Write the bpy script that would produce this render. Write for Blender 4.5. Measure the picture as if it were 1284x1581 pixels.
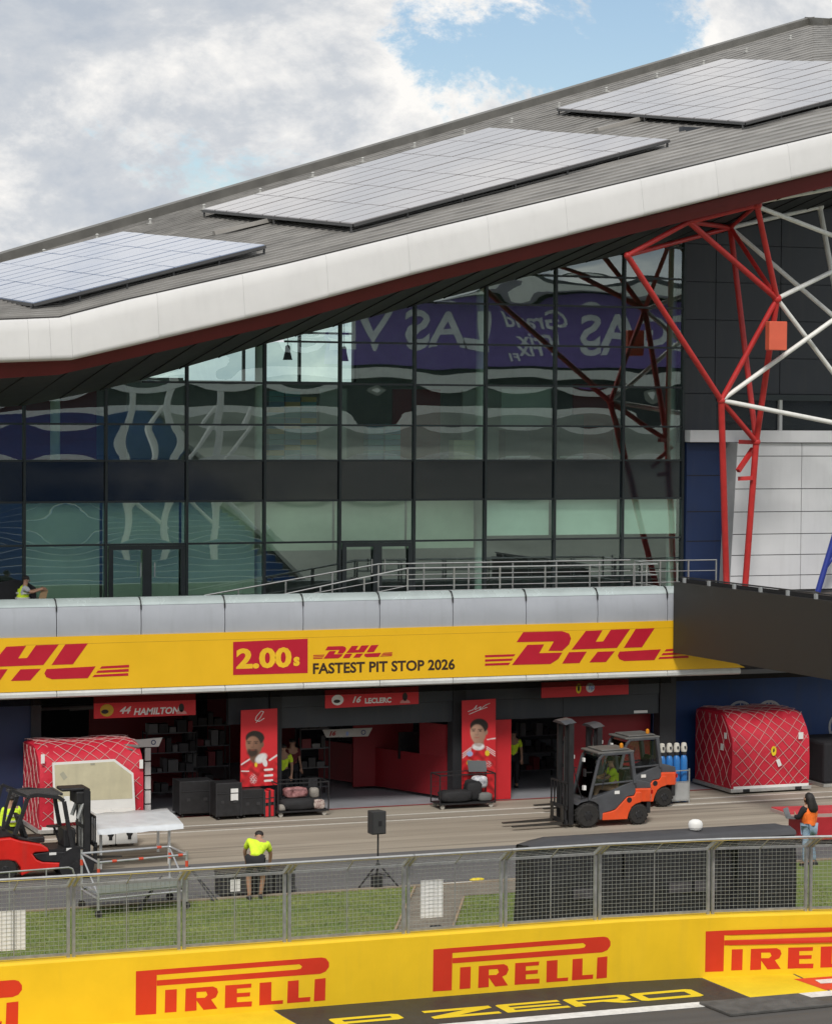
import bpy, bmesh, math, random
import numpy as np
from mathutils import Vector, Matrix
random.seed(7); RNG = np.random.default_rng(11)
scene = bpy.context.scene
for o in list(bpy.data.objects): bpy.data.objects.remove(o)
C = scene.collection
R = math.radians

# ------------------------------------------------------------------ camera
FPX, YAW, HZ, ROLL, CAMH = 4000.0, R(21.3), 640.0, R(0.35), 11.2     # focal length in photo pixels (photo 1284 x 1581)
PITCH = math.atan((790.5 - HZ) / FPX)
_F = Vector((math.sin(YAW)*math.cos(PITCH), math.cos(YAW)*math.cos(PITCH), -math.sin(PITCH)))
_R0 = Vector((math.cos(YAW), -math.sin(YAW), 0)); _U0 = _R0.cross(_F)
_R = _R0*math.cos(ROLL) + _U0*math.sin(ROLL); _U = -_R0*math.sin(ROLL) + _U0*math.cos(ROLL)
CAM = Vector((0, 0, CAMH))
cd = bpy.data.cameras.new('camera'); cam = bpy.data.objects.new('camera', cd); C.objects.link(cam)
cd.sensor_fit = 'HORIZONTAL'; cd.sensor_width = 36.0; cd.lens = FPX*36.0/1284.0
cd.clip_start = 0.5; cd.clip_end = 4000
cam.matrix_world = Matrix(((_R.x, _U.x, -_F.x, CAM.x), (_R.y, _U.y, -_F.y, CAM.y), (_R.z, _U.z, -_F.z, CAM.z), (0, 0, 0, 1)))
scene.camera = cam

# ------------------------------------------------------------------ sky
SUN_EL, SUN_AZ = 48.0, 205.0          # compass azimuth, +Y = 0, +X = 90
w = bpy.data.worlds.new('World'); scene.world = w; w.use_nodes = True
nt = w.node_tree; N = nt.nodes; L = nt.links; N.clear()
def wn(t, **k):
    n = N.new(t)
    for a, b in k.items(): setattr(n, a, b)
    return n
out = wn('ShaderNodeOutputWorld')
sky = wn('ShaderNodeTexSky', sky_type='NISHITA', sun_disc=False, sun_elevation=R(SUN_EL), sun_rotation=R(SUN_AZ))
sky.air_density = 1.0; sky.dust_density = 0.6; sky.ozone_density = 1.4
bg1 = wn('ShaderNodeBackground'); bg1.inputs[1].default_value = 0.095
L.new(sky.outputs[0], bg1.inputs[0])
tc = wn('ShaderNodeTexCoord')
mp = wn('ShaderNodeMapping'); mp.inputs['Scale'].default_value = (1, 1, 1.35); mp.inputs['Location'].default_value = (1.1, 4.3, 2.2)
L.new(tc.outputs['Generated'], mp.inputs[0])
n1 = wn('ShaderNodeTexNoise'); n1.inputs['Scale'].default_value = 8.0; n1.inputs['Detail'].default_value = 11; n1.inputs['Roughness'].default_value = 0.66; n1.inputs['Distortion'].default_value = 0.35
n2 = wn('ShaderNodeTexNoise'); n2.inputs['Scale'].default_value = 13.0; n2.inputs['Detail'].default_value = 10; n2.inputs['Roughness'].default_value = 0.62; n2.inputs['Distortion'].default_value = 0.2
L.new(mp.outputs[0], n1.inputs['Vector'])
mp2 = wn('ShaderNodeMapping'); mp2.inputs['Scale'].default_value = (1, 1, 1.7); mp2.inputs['Location'].default_value = (2.2, 8.1, 1.1)
L.new(tc.outputs['Generated'], mp2.inputs[0]); L.new(mp2.outputs[0], n2.inputs['Vector'])
# a wide gap in the cloud cover on the right of the view
gapd = wn('ShaderNodeVectorMath', operation='DOT_PRODUCT')
ga, ge = R(24.0), R(10.2); gapd.inputs[1].default_value = (math.sin(ga)*math.cos(ge), math.cos(ga)*math.cos(ge), math.sin(ge))
nrm = wn('ShaderNodeVectorMath', operation='NORMALIZE'); L.new(tc.outputs['Generated'], nrm.inputs[0]); L.new(nrm.outputs[0], gapd.inputs[0])
gm = wn('ShaderNodeMapRange', interpolation_type='SMOOTHSTEP'); gm.inputs['From Min'].default_value = math.cos(R(5.2)); gm.inputs['From Max'].default_value = math.cos(R(1.2)); gm.inputs['To Min'].default_value = 0; gm.inputs['To Max'].default_value = 0.22
L.new(gapd.outputs['Value'], gm.inputs['Value'])
sub = wn('ShaderNodeMath', operation='SUBTRACT'); L.new(n1.outputs['Fac'], sub.inputs[0]); L.new(gm.outputs[0], sub.inputs[1])
cov = wn('ShaderNodeMapRange', interpolation_type='SMOOTHSTEP'); cov.inputs['From Min'].default_value = 0.325; cov.inputs['From Max'].default_value = 0.40
L.new(sub.outputs[0], cov.inputs['Value'])
tone = wn('ShaderNodeValToRGB'); cr = tone.color_ramp
cr.elements[0].position = 0.35; cr.elements[0].color = (0.42, 0.465, 0.53, 1)
cr.elements[1].position = 0.66; cr.elements[1].color = (0.86, 0.84, 0.81, 1)
e = cr.elements.new(0.49); e.color = (0.54, 0.565, 0.60, 1)
# thin cloud margins scatter more light than the thick middle
edge = wn('ShaderNodeMapRange'); edge.inputs['From Min'].default_value = 0.36; edge.inputs['From Max'].default_value = 0.52; edge.inputs['To Min'].default_value = 0.12; edge.inputs['To Max'].default_value = 0.0
L.new(sub.outputs[0], edge.inputs['Value'])
addt = wn('ShaderNodeMath', operation='ADD'); L.new(n2.outputs['Fac'], addt.inputs[0]); L.new(edge.outputs[0], addt.inputs[1]); L.new(addt.outputs[0], tone.inputs[0])
bg2 = wn('ShaderNodeBackground'); bg2.inputs[1].default_value = 1.0; L.new(tone.outputs[0], bg2.inputs[0])
mx = wn('ShaderNodeMixShader'); L.new(cov.outputs[0], mx.inputs[0]); L.new(bg1.outputs[0], mx.inputs[1]); L.new(bg2.outputs[0], mx.inputs[2]); L.new(mx.outputs[0], out.inputs[0])

# ------------------------------------------------------------------ sun behind thin cloud
sd = bpy.data.lights.new('sun', 'SUN'); sd.energy = 2.0; sd.angle = R(12); sd.color = (1.0, 0.95, 0.88)
sun = bpy.data.objects.new('sun', sd); C.objects.link(sun)
sdir = Vector((math.sin(R(SUN_AZ))*math.cos(R(SUN_EL)), math.cos(R(SUN_AZ))*math.cos(R(SUN_EL)), math.sin(R(SUN_EL))))
sun.rotation_euler = sdir.to_track_quat('Z', 'Y').to_euler(); sun.location = (0, 0, 60)
scene.view_settings.view_transform = 'Standard'; scene.view_settings.look = 'None'
scene.view_settings.exposure = 0.22; scene.view_settings.gamma = 1.0; scene.view_settings.use_curve_mapping = False
scene.render.engine = 'CYCLES'
scene.cycles.max_bounces = 9; scene.cycles.transparent_max_bounces = 16; scene.cycles.glossy_bounces = 4; scene.cycles.transmission_bounces = 6

# ------------------------------------------------------------------ survey helpers: a sight line of the photo met with a known plane of the place
def ray(x, y): return _F + _R*((x - 642)/FPX) + _U*((790.5 - y)/FPX)
def gp(x, y, z=0.0):
    r = ray(x, y); return CAM + r*((z - CAMH)/r.z)
def at(x, y, Y):
    r = ray(x, y); return CAM + r*(Y/r.y)

# ------------------------------------------------------------------ mesh helpers
class MB:
    def __init__(s): s.v = []; s.f = []
    def add(s, vs, fs):
        b = len(s.v); s.v += [tuple(p) for p in vs]; s.f += [tuple(i + b for i in q) for q in fs]; return s
    def box(s, x0, x1, y0, y1, z0, z1):
        v = [(x0,y0,z0),(x1,y0,z0),(x1,y1,z0),(x0,y1,z0),(x0,y0,z1),(x1,y0,z1),(x1,y1,z1),(x0,y1,z1)]
        return s.add(v, [(0,3,2,1),(4,5,6,7),(0,1,5,4),(1,2,6,5),(2,3,7,6),(3,0,4,7)])
    def bar(s, p, q, w, h=None, up=(0,0,1)):
        p = Vector(p); q = Vector(q); h = w if h is None else h
        d = (q - p).normalized(); u = Vector(up)
        if abs(d.dot(u)) > .99: u = Vector((0,1,0))
        a = d.cross(u).normalized(); b = a.cross(d).normalized()
        v = [c + a*(i*w/2) + b*(j*h/2) for c in (p, q) for i, j in ((-1,-1),(1,-1),(1,1),(-1,1))]
        return s.add(v, [(0,3,2,1),(4,5,6,7),(0,1,5,4),(1,2,6,5),(2,3,7,6),(3,0,4,7)])
    def tube(s, p, q, r, n=8, r2=None, caps=True):
        p = Vector(p); q = Vector(q); r2 = r if r2 is None else r2
        d = (q - p).normalized(); u = Vector((0,0,1)) if abs(d.z) < .95 else Vector((0,1,0))
        a = d.cross(u).normalized(); b = a.cross(d).normalized(); v = []
        for c, rr in ((p, r), (q, r2)):
            for k in range(n):
                t = 2*math.pi*k/n; v.append(c + a*(math.cos(t)*rr) + b*(math.sin(t)*rr))
        f = [(k, (k+1) % n, n + (k+1) % n, n + k) for k in range(n)]
        if caps: f += [tuple(range(n-1, -1, -1)), tuple(range(n, 2*n))]
        return s.add(v, f)
    def path(s, pts, r, n=8):
        for a, b in zip(pts[:-1], pts[1:]): s.tube(a, b, r, n)
        return s
    def prism(s, pts, off):
        pts = [Vector(p) for p in pts]; off = Vector(off); n = len(pts)
        return s.add(pts + [p + off for p in pts], [tuple(range(n)), tuple(range(2*n-1, n-1, -1))] + [(i, n+i, n+(i+1) % n, (i+1) % n) for i in range(n)])
    def lathe(s, prof, c, n=16, axis='z'):
        c = Vector(c); v = []
        for r, h in prof:
            for k in range(n):
                t = 2*math.pi*k/n; x, y = r*math.cos(t), r*math.sin(t)
                v.append(c + Vector({'z': (x, y, h), 'y': (x, h, y), 'x': (h, x, y)}[axis]))
        f = [(i*n+k, i*n+(k+1) % n, (i+1)*n+(k+1) % n, (i+1)*n+k) for i in range(len(prof)-1) for k in range(n)]
        f += [tuple(range(n-1, -1, -1)), tuple(range((len(prof)-1)*n, len(prof)*n))]
        return s.add(v, f)
    def loft(s, secs, close=True, caps=False):
        n = len(secs[0]); v = [p for q in secs for p in q]; m = n if close else n-1
        f = [(i*n+k, i*n+(k+1) % n, (i+1)*n+(k+1) % n, (i+1)*n+k) for i in range(len(secs)-1) for k in range(m)]
        if caps: f += [tuple(range(n-1, -1, -1)), tuple(range((len(secs)-1)*n, len(secs)*n))]
        return s.add(v, f)
    def ell(s, c, rx, ry, rz, n=12, m=8, lo=-90, hi=90):
        c = Vector(c); secs = []
        for i in range(m+1):
            t = R(lo + (hi-lo)*i/m); cr_ = max(math.cos(t), .02)
            secs.append([c + Vector((rx*cr_*math.cos(2*math.pi*k/n), ry*cr_*math.sin(2*math.pi*k/n), rz*math.sin(t))) for k in range(n)])
        return s.loft(secs, True, True)
    def mesh(s, name):
        m = bpy.data.meshes.new(name); m.from_pydata(s.v, [], s.f)
        bm = bmesh.new(); bm.from_mesh(m); bmesh.ops.recalc_face_normals(bm, faces=bm.faces); bm.to_mesh(m); bm.free()
        return m
    def build(s, name, mat, parent=None, smooth=False, bevel=0, keep=False):
        if parent is not None and parent in WORLDROOT:
            o0 = WORLDROOT[parent]; s.v = [(a-o0[0], b-o0[1], c-o0[2]) for a, b, c in s.v]
        m = s.mesh(name); m.materials.append(mat)
        if smooth:
            for p in m.polygons: p.use_smooth = True
            if smooth != 'all': m.set_sharp_from_angle(angle=R(38))
        o = bpy.data.objects.new(name, m); C.objects.link(o)
        if parent is not None:
            o.parent = parent
            if parent in WORLDROOT: WORLDROOT[o] = WORLDROOT[parent]
        if bevel:
            b = o.modifiers.new('bevel', 'BEVEL'); b.width = bevel; b.segments = 2; b.limit_method = 'ANGLE'; b.angle_limit = R(40)
        return o
WORLDROOT = {}     # things whose parts are given in place coordinates
def tag(o, label=None, cat=None, group=None, kind=None):
    for k, v in (('label', label), ('category', cat), ('group', group), ('kind', kind)):
        if v: o[k] = v
    return o
def thing(name, label, cat, loc=(0,0,0), rz=0, group=None, world=False):
    o = bpy.data.objects.new(name, None); C.objects.link(o); o.location = loc; o.rotation_euler = (0, 0, rz); o.empty_display_size = .2
    if world: WORLDROOT[o] = tuple(loc)
    return tag(o, label, cat, group)
def struct(name, mb, mat, **k): return tag(mb.build(name, mat, None, **k), kind='structure')
def copy_tree(o, parent=None):
    c = o.copy(); C.objects.link(c); c.parent = parent
    for ch in list(o.children): copy_tree(ch, c)
    return c
def share(o, n=None):            # another piece with the same mesh
    c = o.copy(); C.objects.link(c); return c
def text_mb(txt, size, shear=0.0, bold=0.0, align='LEFT', spacing=1.0):
    cu = bpy.data.curves.new('t', 'FONT'); cu.body = txt; cu.size = size; cu.shear = shear; cu.offset = bold; cu.align_x = align; cu.space_character = spacing
    cu.resolution_u = 3; cu.fill_mode = 'FRONT'
    o = bpy.data.objects.new('t', cu); C.objects.link(o)
    dg = bpy.context.evaluated_depsgraph_get(); m = bpy.data.meshes.new_from_object(o.evaluated_get(dg))
    vs = [tuple(v.co) for v in m.vertices]; fs = [tuple(p.vertices) for p in m.polygons]
    bpy.data.objects.remove(o); bpy.data.meshes.remove(m); bpy.data.curves.remove(cu)
    return vs, fs
def text(txt, size, fn, shear=0.0, bold=0.0, align='LEFT', spacing=1.0, mb=None, sx=1.0):
    mb = mb or MB(); vs, fs = text_mb(txt, size, shear, bold, align, spacing)
    return mb.add([fn(x*sx, y) for x, y, z in vs], fs)

# ------------------------------------------------------------------ materials
MATS = {}
def M(name, col, rough=.55, metal=0., var=.12, scale=1.5, bump=0., bscale=50., spec=.5, coat=0., streak=0., tint=None, stretch=(1,1,1), aniso=None):
    if name in MATS: return MATS[name]
    m = bpy.data.materials.new(name); m.use_nodes = True; t = m.node_tree; b = t.nodes['Principled BSDF']; l = t.links
    def nn(k): return t.nodes.new(k)
    b.inputs['Roughness'].default_value = rough; b.inputs['Metallic'].default_value = metal
    b.inputs['Specular IOR Level'].default_value = spec; b.inputs['Coat Weight'].default_value = coat
    c = nn('ShaderNodeTexCoord'); mpg = nn('ShaderNodeMapping'); mpg.inputs['Scale'].default_value = stretch; l.new(c.outputs['Object'], mpg.inputs[0])
    a = nn('ShaderNodeTexNoise'); a.inputs['Scale'].default_value = scale; a.inputs['Detail'].default_value = 7; a.inputs['Roughness'].default_value = .62
    l.new(mpg.outputs[0], a.inputs['Vector'])
    mr = nn('ShaderNodeMapRange'); mr.inputs['From Min'].default_value = .3; mr.inputs['From Max'].default_value = .7; l.new(a.outputs['Fac'], mr.inputs['Value'])
    mixc = nn('ShaderNodeMix'); mixc.data_type = 'RGBA'
    c0 = tuple(max(0, x*(1-var)) for x in col); c1 = tuple(min(1, x*(1+var)) for x in (tint or col))
    mixc.inputs[6].default_value = (*c0, 1); mixc.inputs[7].default_value = (*c1, 1); l.new(mr.outputs[0], mixc.inputs[0])
    last = mixc.outputs[2]
    if streak:
        m2 = nn('ShaderNodeMapping'); m2.inputs['Scale'].default_value = (2.2, 2.2, .25); l.new(c.outputs['Object'], m2.inputs[0])
        s2 = nn('ShaderNodeTexNoise'); s2.inputs['Scale'].default_value = 2.2; s2.inputs['Detail'].default_value = 6; l.new(m2.outputs[0], s2.inputs['Vector'])
        r2 = nn('ShaderNodeMapRange'); r2.inputs['From Min'].default_value = .52; r2.inputs['From Max'].default_value = .78; r2.inputs['To Max'].default_value = streak; l.new(s2.outputs['Fac'], r2.inputs['Value'])
        k = nn('ShaderNodeMix'); k.data_type = 'RGBA'; l.new(r2.outputs[0], k.inputs[0]); l.new(last, k.inputs[6]); k.inputs[7].default_value = (.10, .095, .085, 1); last = k.outputs[2]
    l.new(last, b.inputs['Base Color'])
    rr = nn('ShaderNodeMapRange'); rr.inputs['To Min'].default_value = max(.02, rough-.08); rr.inputs['To Max'].default_value = min(1, rough+.1); l.new(a.outputs['Fac'], rr.inputs['Value']); l.new(rr.outputs[0], b.inputs['Roughness'])
    if bump:
        f = nn('ShaderNodeTexNoise'); f.inputs['Scale'].default_value = bscale; f.inputs['Detail'].default_value = 4; l.new(mpg.outputs[0], f.inputs['Vector'])
        bp = nn('ShaderNodeBump'); bp.inputs['Strength'].default_value = bump; bp.inputs['Distance'].default_value = .02; l.new(f.outputs['Fac'], bp.inputs['Height']); l.new(bp.outputs[0], b.inputs['Normal'])
    MATS[name] = m; return m
def glass(name, tint, refl, rough=0.0):
    m = bpy.data.materials.new(name); m.use_nodes = True; t = m.node_tree; t.nodes.clear(); l = t.links
    o = t.nodes.new('ShaderNodeOutputMaterial'); a = t.nodes.new('ShaderNodeBsdfTransparent'); g = t.nodes.new('ShaderNodeBsdfGlossy'); x = t.nodes.new('ShaderNodeMixShader')
    a.inputs[0].default_value = (*tint, 1); g.inputs['Roughness'].default_value = rough; g.inputs[0].default_value = (.86, .97, .95, 1)
    fr = t.nodes.new('ShaderNodeFresnel'); fr.inputs[0].default_value = 1.52
    ma = t.nodes.new('ShaderNodeMath'); ma.operation = 'ADD'; ma.use_clamp = True; ma.inputs[1].default_value = refl; l.new(fr.outputs[0], ma.inputs[0])
    l.new(ma.outputs[0], x.inputs[0]); l.new(a.outputs[0], x.inputs[1]); l.new(g.outputs[0], x.inputs[2]); l.new(x.outputs[0], o.inputs[0])
    MATS[name] = m; return m
steel = M('galvanised_steel', (.46, .47, .46), .42, .75, .18, 6, .15, 80)
rail_steel = M('brushed_rail', (.62, .62, .60), .3, .9, .1, 5)
white_steel = M('white_paint_steel', (.86, .86, .83), .4, 0, .08, 3, streak=.15)
red_steel = M('red_paint_steel', (.55, .035, .035), .42, 0, .15, 3, streak=.12)
black_pl = M('black_plastic', (.018, .018, .02), .5, 0, .3, 6, .1)
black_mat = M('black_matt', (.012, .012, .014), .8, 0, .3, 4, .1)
rubber = M('tyre_rubber', (.022, .021, .02), .85, 0, .3, 12, .4, 60)
anthr = M('anthracite_cladding', (.040, .046, .056), .45, .1, .10, .8, streak=.2)
navy = M('blue_panel', (.016, .060, .21), .5, 0, .12, .8, streak=.2)
red_pl = M('red_print', (.60, .022, .030), .5, 0, .07, 1.2)
white_p = M('white_print', (.78, .78, .76), .55, 0, .04, 3)
# ================================================================== GROUND
def sheet(name, x0, x1, y0, y1, z, mat, nx=1, ny=1):
    mb = MB(); 
    for i in range(nx):
        for j in range(ny):
            a, b = x0+(x1-x0)*i/nx, x0+(x1-x0)*(i+1)/nx; c, d = y0+(y1-y0)*j/ny, y0+(y1-y0)*(j+1)/ny
            mb.add([(a,c,z),(b,c,z),(b,d,z),(a,d,z)], [(0,1,2,3)])
    return struct(name, mb, mat)
def ground_mat(name, col, col2, stretch, scale, rough=.85, fine=.25, marks=None, bump=.3):
    m = bpy.data.materials.new(name); m.use_nodes = True; t = m.node_tree; b = t.nodes['Principled BSDF']; l = t.links; nn = t.nodes.new
    c = nn('ShaderNodeTexCoord'); mg = nn('ShaderNodeMapping'); mg.inputs['Scale'].default_value = stretch; l.new(c.outputs['Object'], mg.inputs[0])
    a = nn('ShaderNodeTexNoise'); a.inputs['Scale'].default_value = scale; a.inputs['Detail'].default_value = 9; a.inputs['Roughness'].default_value = .65; l.new(mg.outputs[0], a.inputs['Vector'])
    r = nn('ShaderNodeMapRange'); r.inputs['From Min'].default_value = .32; r.inputs['From Max'].default_value = .68; l.new(a.outputs['Fac'], r.inputs['Value'])
    x = nn('ShaderNodeMix'); x.data_type = 'RGBA'; x.inputs[6].default_value = (*col, 1); x.inputs[7].default_value = (*col2, 1); l.new(r.outputs[0], x.inputs[0]); last = x.outputs[2]
    f = nn('ShaderNodeTexNoise'); f.inputs['Scale'].default_value = 38; f.inputs['Detail'].default_value = 5; f.inputs['Roughness'].default_value = .8; l.new(c.outputs['Object'], f.inputs['Vector'])
    fr = nn('ShaderNodeMapRange'); fr.inputs['From Min'].default_value = .25; fr.inputs['From Max'].default_value = .75; fr.inputs['To Min'].default_value = 1-fine; fr.inputs['To Max'].default_value = 1+fine; l.new(f.outputs['Fac'], fr.inputs['Value'])
    k = nn('ShaderNodeMix'); k.data_type = 'RGBA'; k.blend_type = 'MULTIPLY'; k.inputs[0].default_value = 1; l.new(last, k.inputs[6]); l.new(fr.outputs[0], k.inputs[7]); last = k.outputs[2]
    if marks:   # rubber laid down along the driving direction
        m2 = nn('ShaderNodeMapping'); m2.inputs['Scale'].default_value = marks; l.new(c.outputs['Object'], m2.inputs[0])
        s = nn('ShaderNodeTexNoise'); s.inputs['Scale'].default_value = 1.0; s.inputs['Detail'].default_value = 5; s.inputs['Distortion'].default_value = .25; l.new(m2.outputs[0], s.inputs['Vector'])
        q = nn('ShaderNodeMapRange'); q.inputs['From Min'].default_value = .58; q.inputs['From Max'].default_value = .68; q.inputs['To Max'].default_value = .6; l.new(s.outputs['Fac'], q.inputs['Value'])
        z = nn('ShaderNodeMix'); z.data_type = 'RGBA'; l.new(q.outputs[0], z.inputs[0]); l.new(last, z.inputs[6]); z.inputs[7].default_value = (.085, .072, .06, 1); last = z.outputs[2]
    l.new(last, b.inputs['Base Color']); b.inputs['Roughness'].default_value = rough; b.inputs['Specular IOR Level'].default_value = .3
    bp = nn('ShaderNodeBump'); bp.inputs['Strength'].default_value = bump; bp.inputs['Distance'].default_value = .01; l.new(f.outputs['Fac'], bp.inputs['Height']); l.new(bp.outputs[0], b.inputs['Normal'])
    return m
land_m = ground_mat('land', (.09, .12, .035), (.13, .14, .05), (1,1,1), .05)
track_m = ground_mat('track_asphalt', (.075, .070, .066), (.105, .098, .090), (.06,1.5,1), .8, marks=(.05, 1.6, 1))
strip_m = ground_mat('strip_asphalt', (.100, .100, .103), (.150, .146, .145), (.3,1,1), .6, fine=.3)
lane_m = ground_mat('lane_concrete', (.265, .232, .188), (.42, .372, .305), (.10,1.6,1), .9, fine=.3, marks=(.07, 2.6, 1))
soil_m = ground_mat('soil', (.10, .16, .035), (.18, .20, .065), (1,1,1), 1.5, fine=.4)
gravel_m = ground_mat('gravel', (.15, .13, .105), (.24, .21, .17), (1,1,1), 1.2, fine=.5, bump=.8)
kerb_m = ground_mat('edge_concrete', (.22, .17, .12), (.33, .27, .20), (1,1,1), 2.0, fine=.4)
sheet('ground', -1500, 1500, -1500, 1800, -.05, land_m)
sheet('track', -80, 130, 21, 46.0, 0, track_m)
sheet('verge', -80, 130, 46.0, 56.85, 0, soil_m)
kb = struct('verge_edge', MB().box(-80, 130, 56.85, 57.02, -.02, .03), kerb_m)
sheet('service_strip', -80, 130, 57.02, 61.6, 0, strip_m)
sheet('pit_lane', -80, 130, 61.6, 68.82, 0, lane_m)
paint_w = M('road_paint_white', (.72, .71, .68), .6, 0, .18, 5, streak=0)
paint_y = M('road_paint_yellow', (.78, .58, .015), .55, 0, .08, 1.2)
paint_k = M('road_paint_black', (.030, .031, .030), .6, 0, .25, 4, .15)
paint_r = M('road_paint_red', (.66, .05, .02), .55, 0, .1, 2)
worn = M('lane_line_worn', (.66, .64, .58), .7, 0, .2, 7)
sheet('lane_line', -60, 110, 67.26, 67.40, .004, worn, 30)
sheet('lane_line', -60, 110, 66.33, 66.47, .004, worn, 30)
sheet('threshold_line', -60, 110, 68.82, 68.96, .006, M('threshold_red', (.30, .03, .03), .6, 0, .2, 3), 20)
def poly_ground(name, pts, z, mat): return struct(name, MB().add([(x, y, z) for x, y in pts], [tuple(range(len(pts)))]), mat)
poly_ground('gravel_path', [(p.x, p.y) for p in (gp(606,1456), gp(641,1366.5), gp(800,1356), gp(800,1378), gp(716,1384), gp(690,1456))], .005, gravel_m)
# run-off paint beside the wall
poly_ground('painted_apron', [(4,43.82),(15.15,43.82),(15.13,44.76),(15.09,45.37),(15.08,45.98),(4,46.0)], .004, paint_y)
poly_ground('painted_apron', [(15.17,44.76),(15.13,45.37),(15.11,45.98),(23.92,45.98),(23.95,45.25),(24.02,43.79),(20,43.82),(15.19,43.82)], .004, paint_k)
poly_ground('painted_apron', [(23.98,45.98),(24.0,45.25),(24.06,43.79),(25.77,43.74),(25.9,45.98)], .004, paint_y)
poly_ground('painted_apron', [(25.95,45.98),(25.82,43.74),(31,43.6),(31,45.98)], .004, paint_y)
poly_ground('painted_apron', [(25.66,44.95),(26.9,44.9),(30,44.8),(30,43.95),(25.75,43.86)], .008, paint_r)
poly_ground('painted_apron', [(26.0,44.72),(27.0,44.70),(27.0,44.5),(26.3,44.5),(26.25,44.35),(25.95,44.4)], .012, paint_w)
sheet('track_edge_line', -40, 22.95, 43.40, 43.80, .006, paint_w)
sheet('track_edge_line', 25.1, 60, 43.40, 43.80, .006, paint_w)
# painted letters P ZERO, drawn on the ground, top of the letters towards the wall
gl = MB()
def gq(x0, w, polys):
    for pl in polys: gl.add([(x0 + u*w, 44.20 + v*.66, .009) for u, v in pl], [tuple(range(len(pl)))])
gq(15.80, 1.36, [[(0,0),(.16,0),(.16,1),(.04,1),(0,.92)], [(.16,.76),(.86,.76),(1,.90),(.92,1),(.16,1)], [(.16,.30),(.9,.30),(1,.40),(1,.90),(.86,.76),(.86,.58),(.80,.54),(.16,.54)]])
gq(17.66, 1.36, [[(0,0),(1,0),(1,.24),(.42,.24),(1,.74),(1,1),(0,1),(0,.76),(.60,.76),(0,.26)]])
gq(19.14, 1.30, [[(0,0),(.17,0),(.17,1),(.05,1),(0,.92)], [(.17,.78),(1,.78),(1,1),(.17,1)], [(.17,.40),(.94,.40),(.94,.60),(.17,.60)], [(.17,0),(1,0),(1,.22),(.17,.22)]])
gq(20.54, 1.30, [[(0,0),(.17,0),(.17,1),(.05,1),(0,.92)], [(.17,.76),(.84,.76),(1,.90),(.92,1),(.17,1)], [(.84,.76),(.84,.60),(.78,.56),(.17,.56),(.17,.34),(.9,.34),(1,.44),(1,.90)], [(.52,.34),(.78,.34),(1.04,0),(.78,0)]])
o_ = [(0,.1),(.08,0),(.92,0),(1,.1),(1,.9),(.92,1),(.08,1),(0,.9)]; i_ = [(.16,.28),(.2,.26),(.8,.26),(.84,.28),(.84,.72),(.8,.74),(.2,.74),(.16,.72)]
gq(21.95, 1.34, [[o_[k], o_[(k+1) % 8], i_[(k+1) % 8], i_[k]] for k in range(8)])
struct('painted_lettering', gl, paint_y)
# grass: short blades over the verge, none on the gravel path
def in_path(x, y):
    pp = [(p.x, p.y) for p in (gp(604,1458), gp(640,1366), gp(802,1355), gp(802,1379), gp(717,1385), gp(692,1458))]
    c = False; j = len(pp)-1
    for i in range(len(pp)):
        (xi, yi), (xj, yj) = pp[i], pp[j]
        if (yi > y) != (yj > y) and x < (xj-xi)*(y-yi)/(yj-yi)+xi: c = not c
        j = i
    return c
gv = []; gf = []
gr_m = M('grass_blade', (.115, .195, .032), .7, 0, .42, .7, tint=(.21, .235, .065))
def blades(n, x0, x1, y0, y1):
    xs = RNG.uniform(x0, x1, n); ys = RNG.uniform(y0, y1, n); hs = RNG.uniform(.02, .06, n); an = RNG.uniform(0, 6.283, n); ln = RNG.uniform(-.03, .03, (n, 2))
    for x, y, h, a, (lx, ly) in zip(xs, ys, hs, an, ln):
        if in_path(x, y): continue
        b = len(gv); c_, s_ = math.cos(a)*.011, math.sin(a)*.011
        gv.extend([(x-c_, y-s_, 0), (x+c_, y+s_, 0), (x+lx, y+ly, h)]); gf.append((b, b+1, b+2))
blades(95000, 8, 31.5, 46.4, 56.85)
gm_ = MB(); gm_.v = gv; gm_.f = gf
me = bpy.data.meshes.new('grass'); me.from_pydata(gv, [], gf); me.materials.append(gr_m)
go = bpy.data.objects.new('grass', me); C.objects.link(go)
tag(go, 'mown green grass on the verge between the yellow wall and the service strip', 'grass', kind='stuff')

# ================================================================== YELLOW WALL
WX = [-20, 6, 14, 22.3, 24.6, 27.0, 31, 40]; WY = [46.0, 45.95, 45.9, 45.88, 45.62, 45.15, 44.1, 41.5]
def wy(x): return float(np.interp(x, WX, WY))
WT = 1.235
wall_y = M('wall_yellow', (.86, .555, .012), .5, 0, .06, .9, .12, 5, streak=.06)
logo_red = M('logo_red', (.62, .032, .010), .5, 0, .05, 2)
wl = thing('barrier_wall', 'long yellow track wall with red sponsor lettering below the mesh fence', 'wall', (18, 46, 0), world=True)
secs = []
for x in [-20, 2, 6, 10, 14, 18, 21, 22.3, 23.4, 24.6, 25.8, 27, 29, 31, 40]:
    y = wy(x); secs.append([(x, y, 0), (x, y-.0, WT-.04), (x, y+.04, WT), (x, y+.46, WT), (x, y+.5, WT-.04), (x, y+.5, 0)])
MB().loft(secs, True, True).build('wall_body', wall_y, wl)
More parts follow.
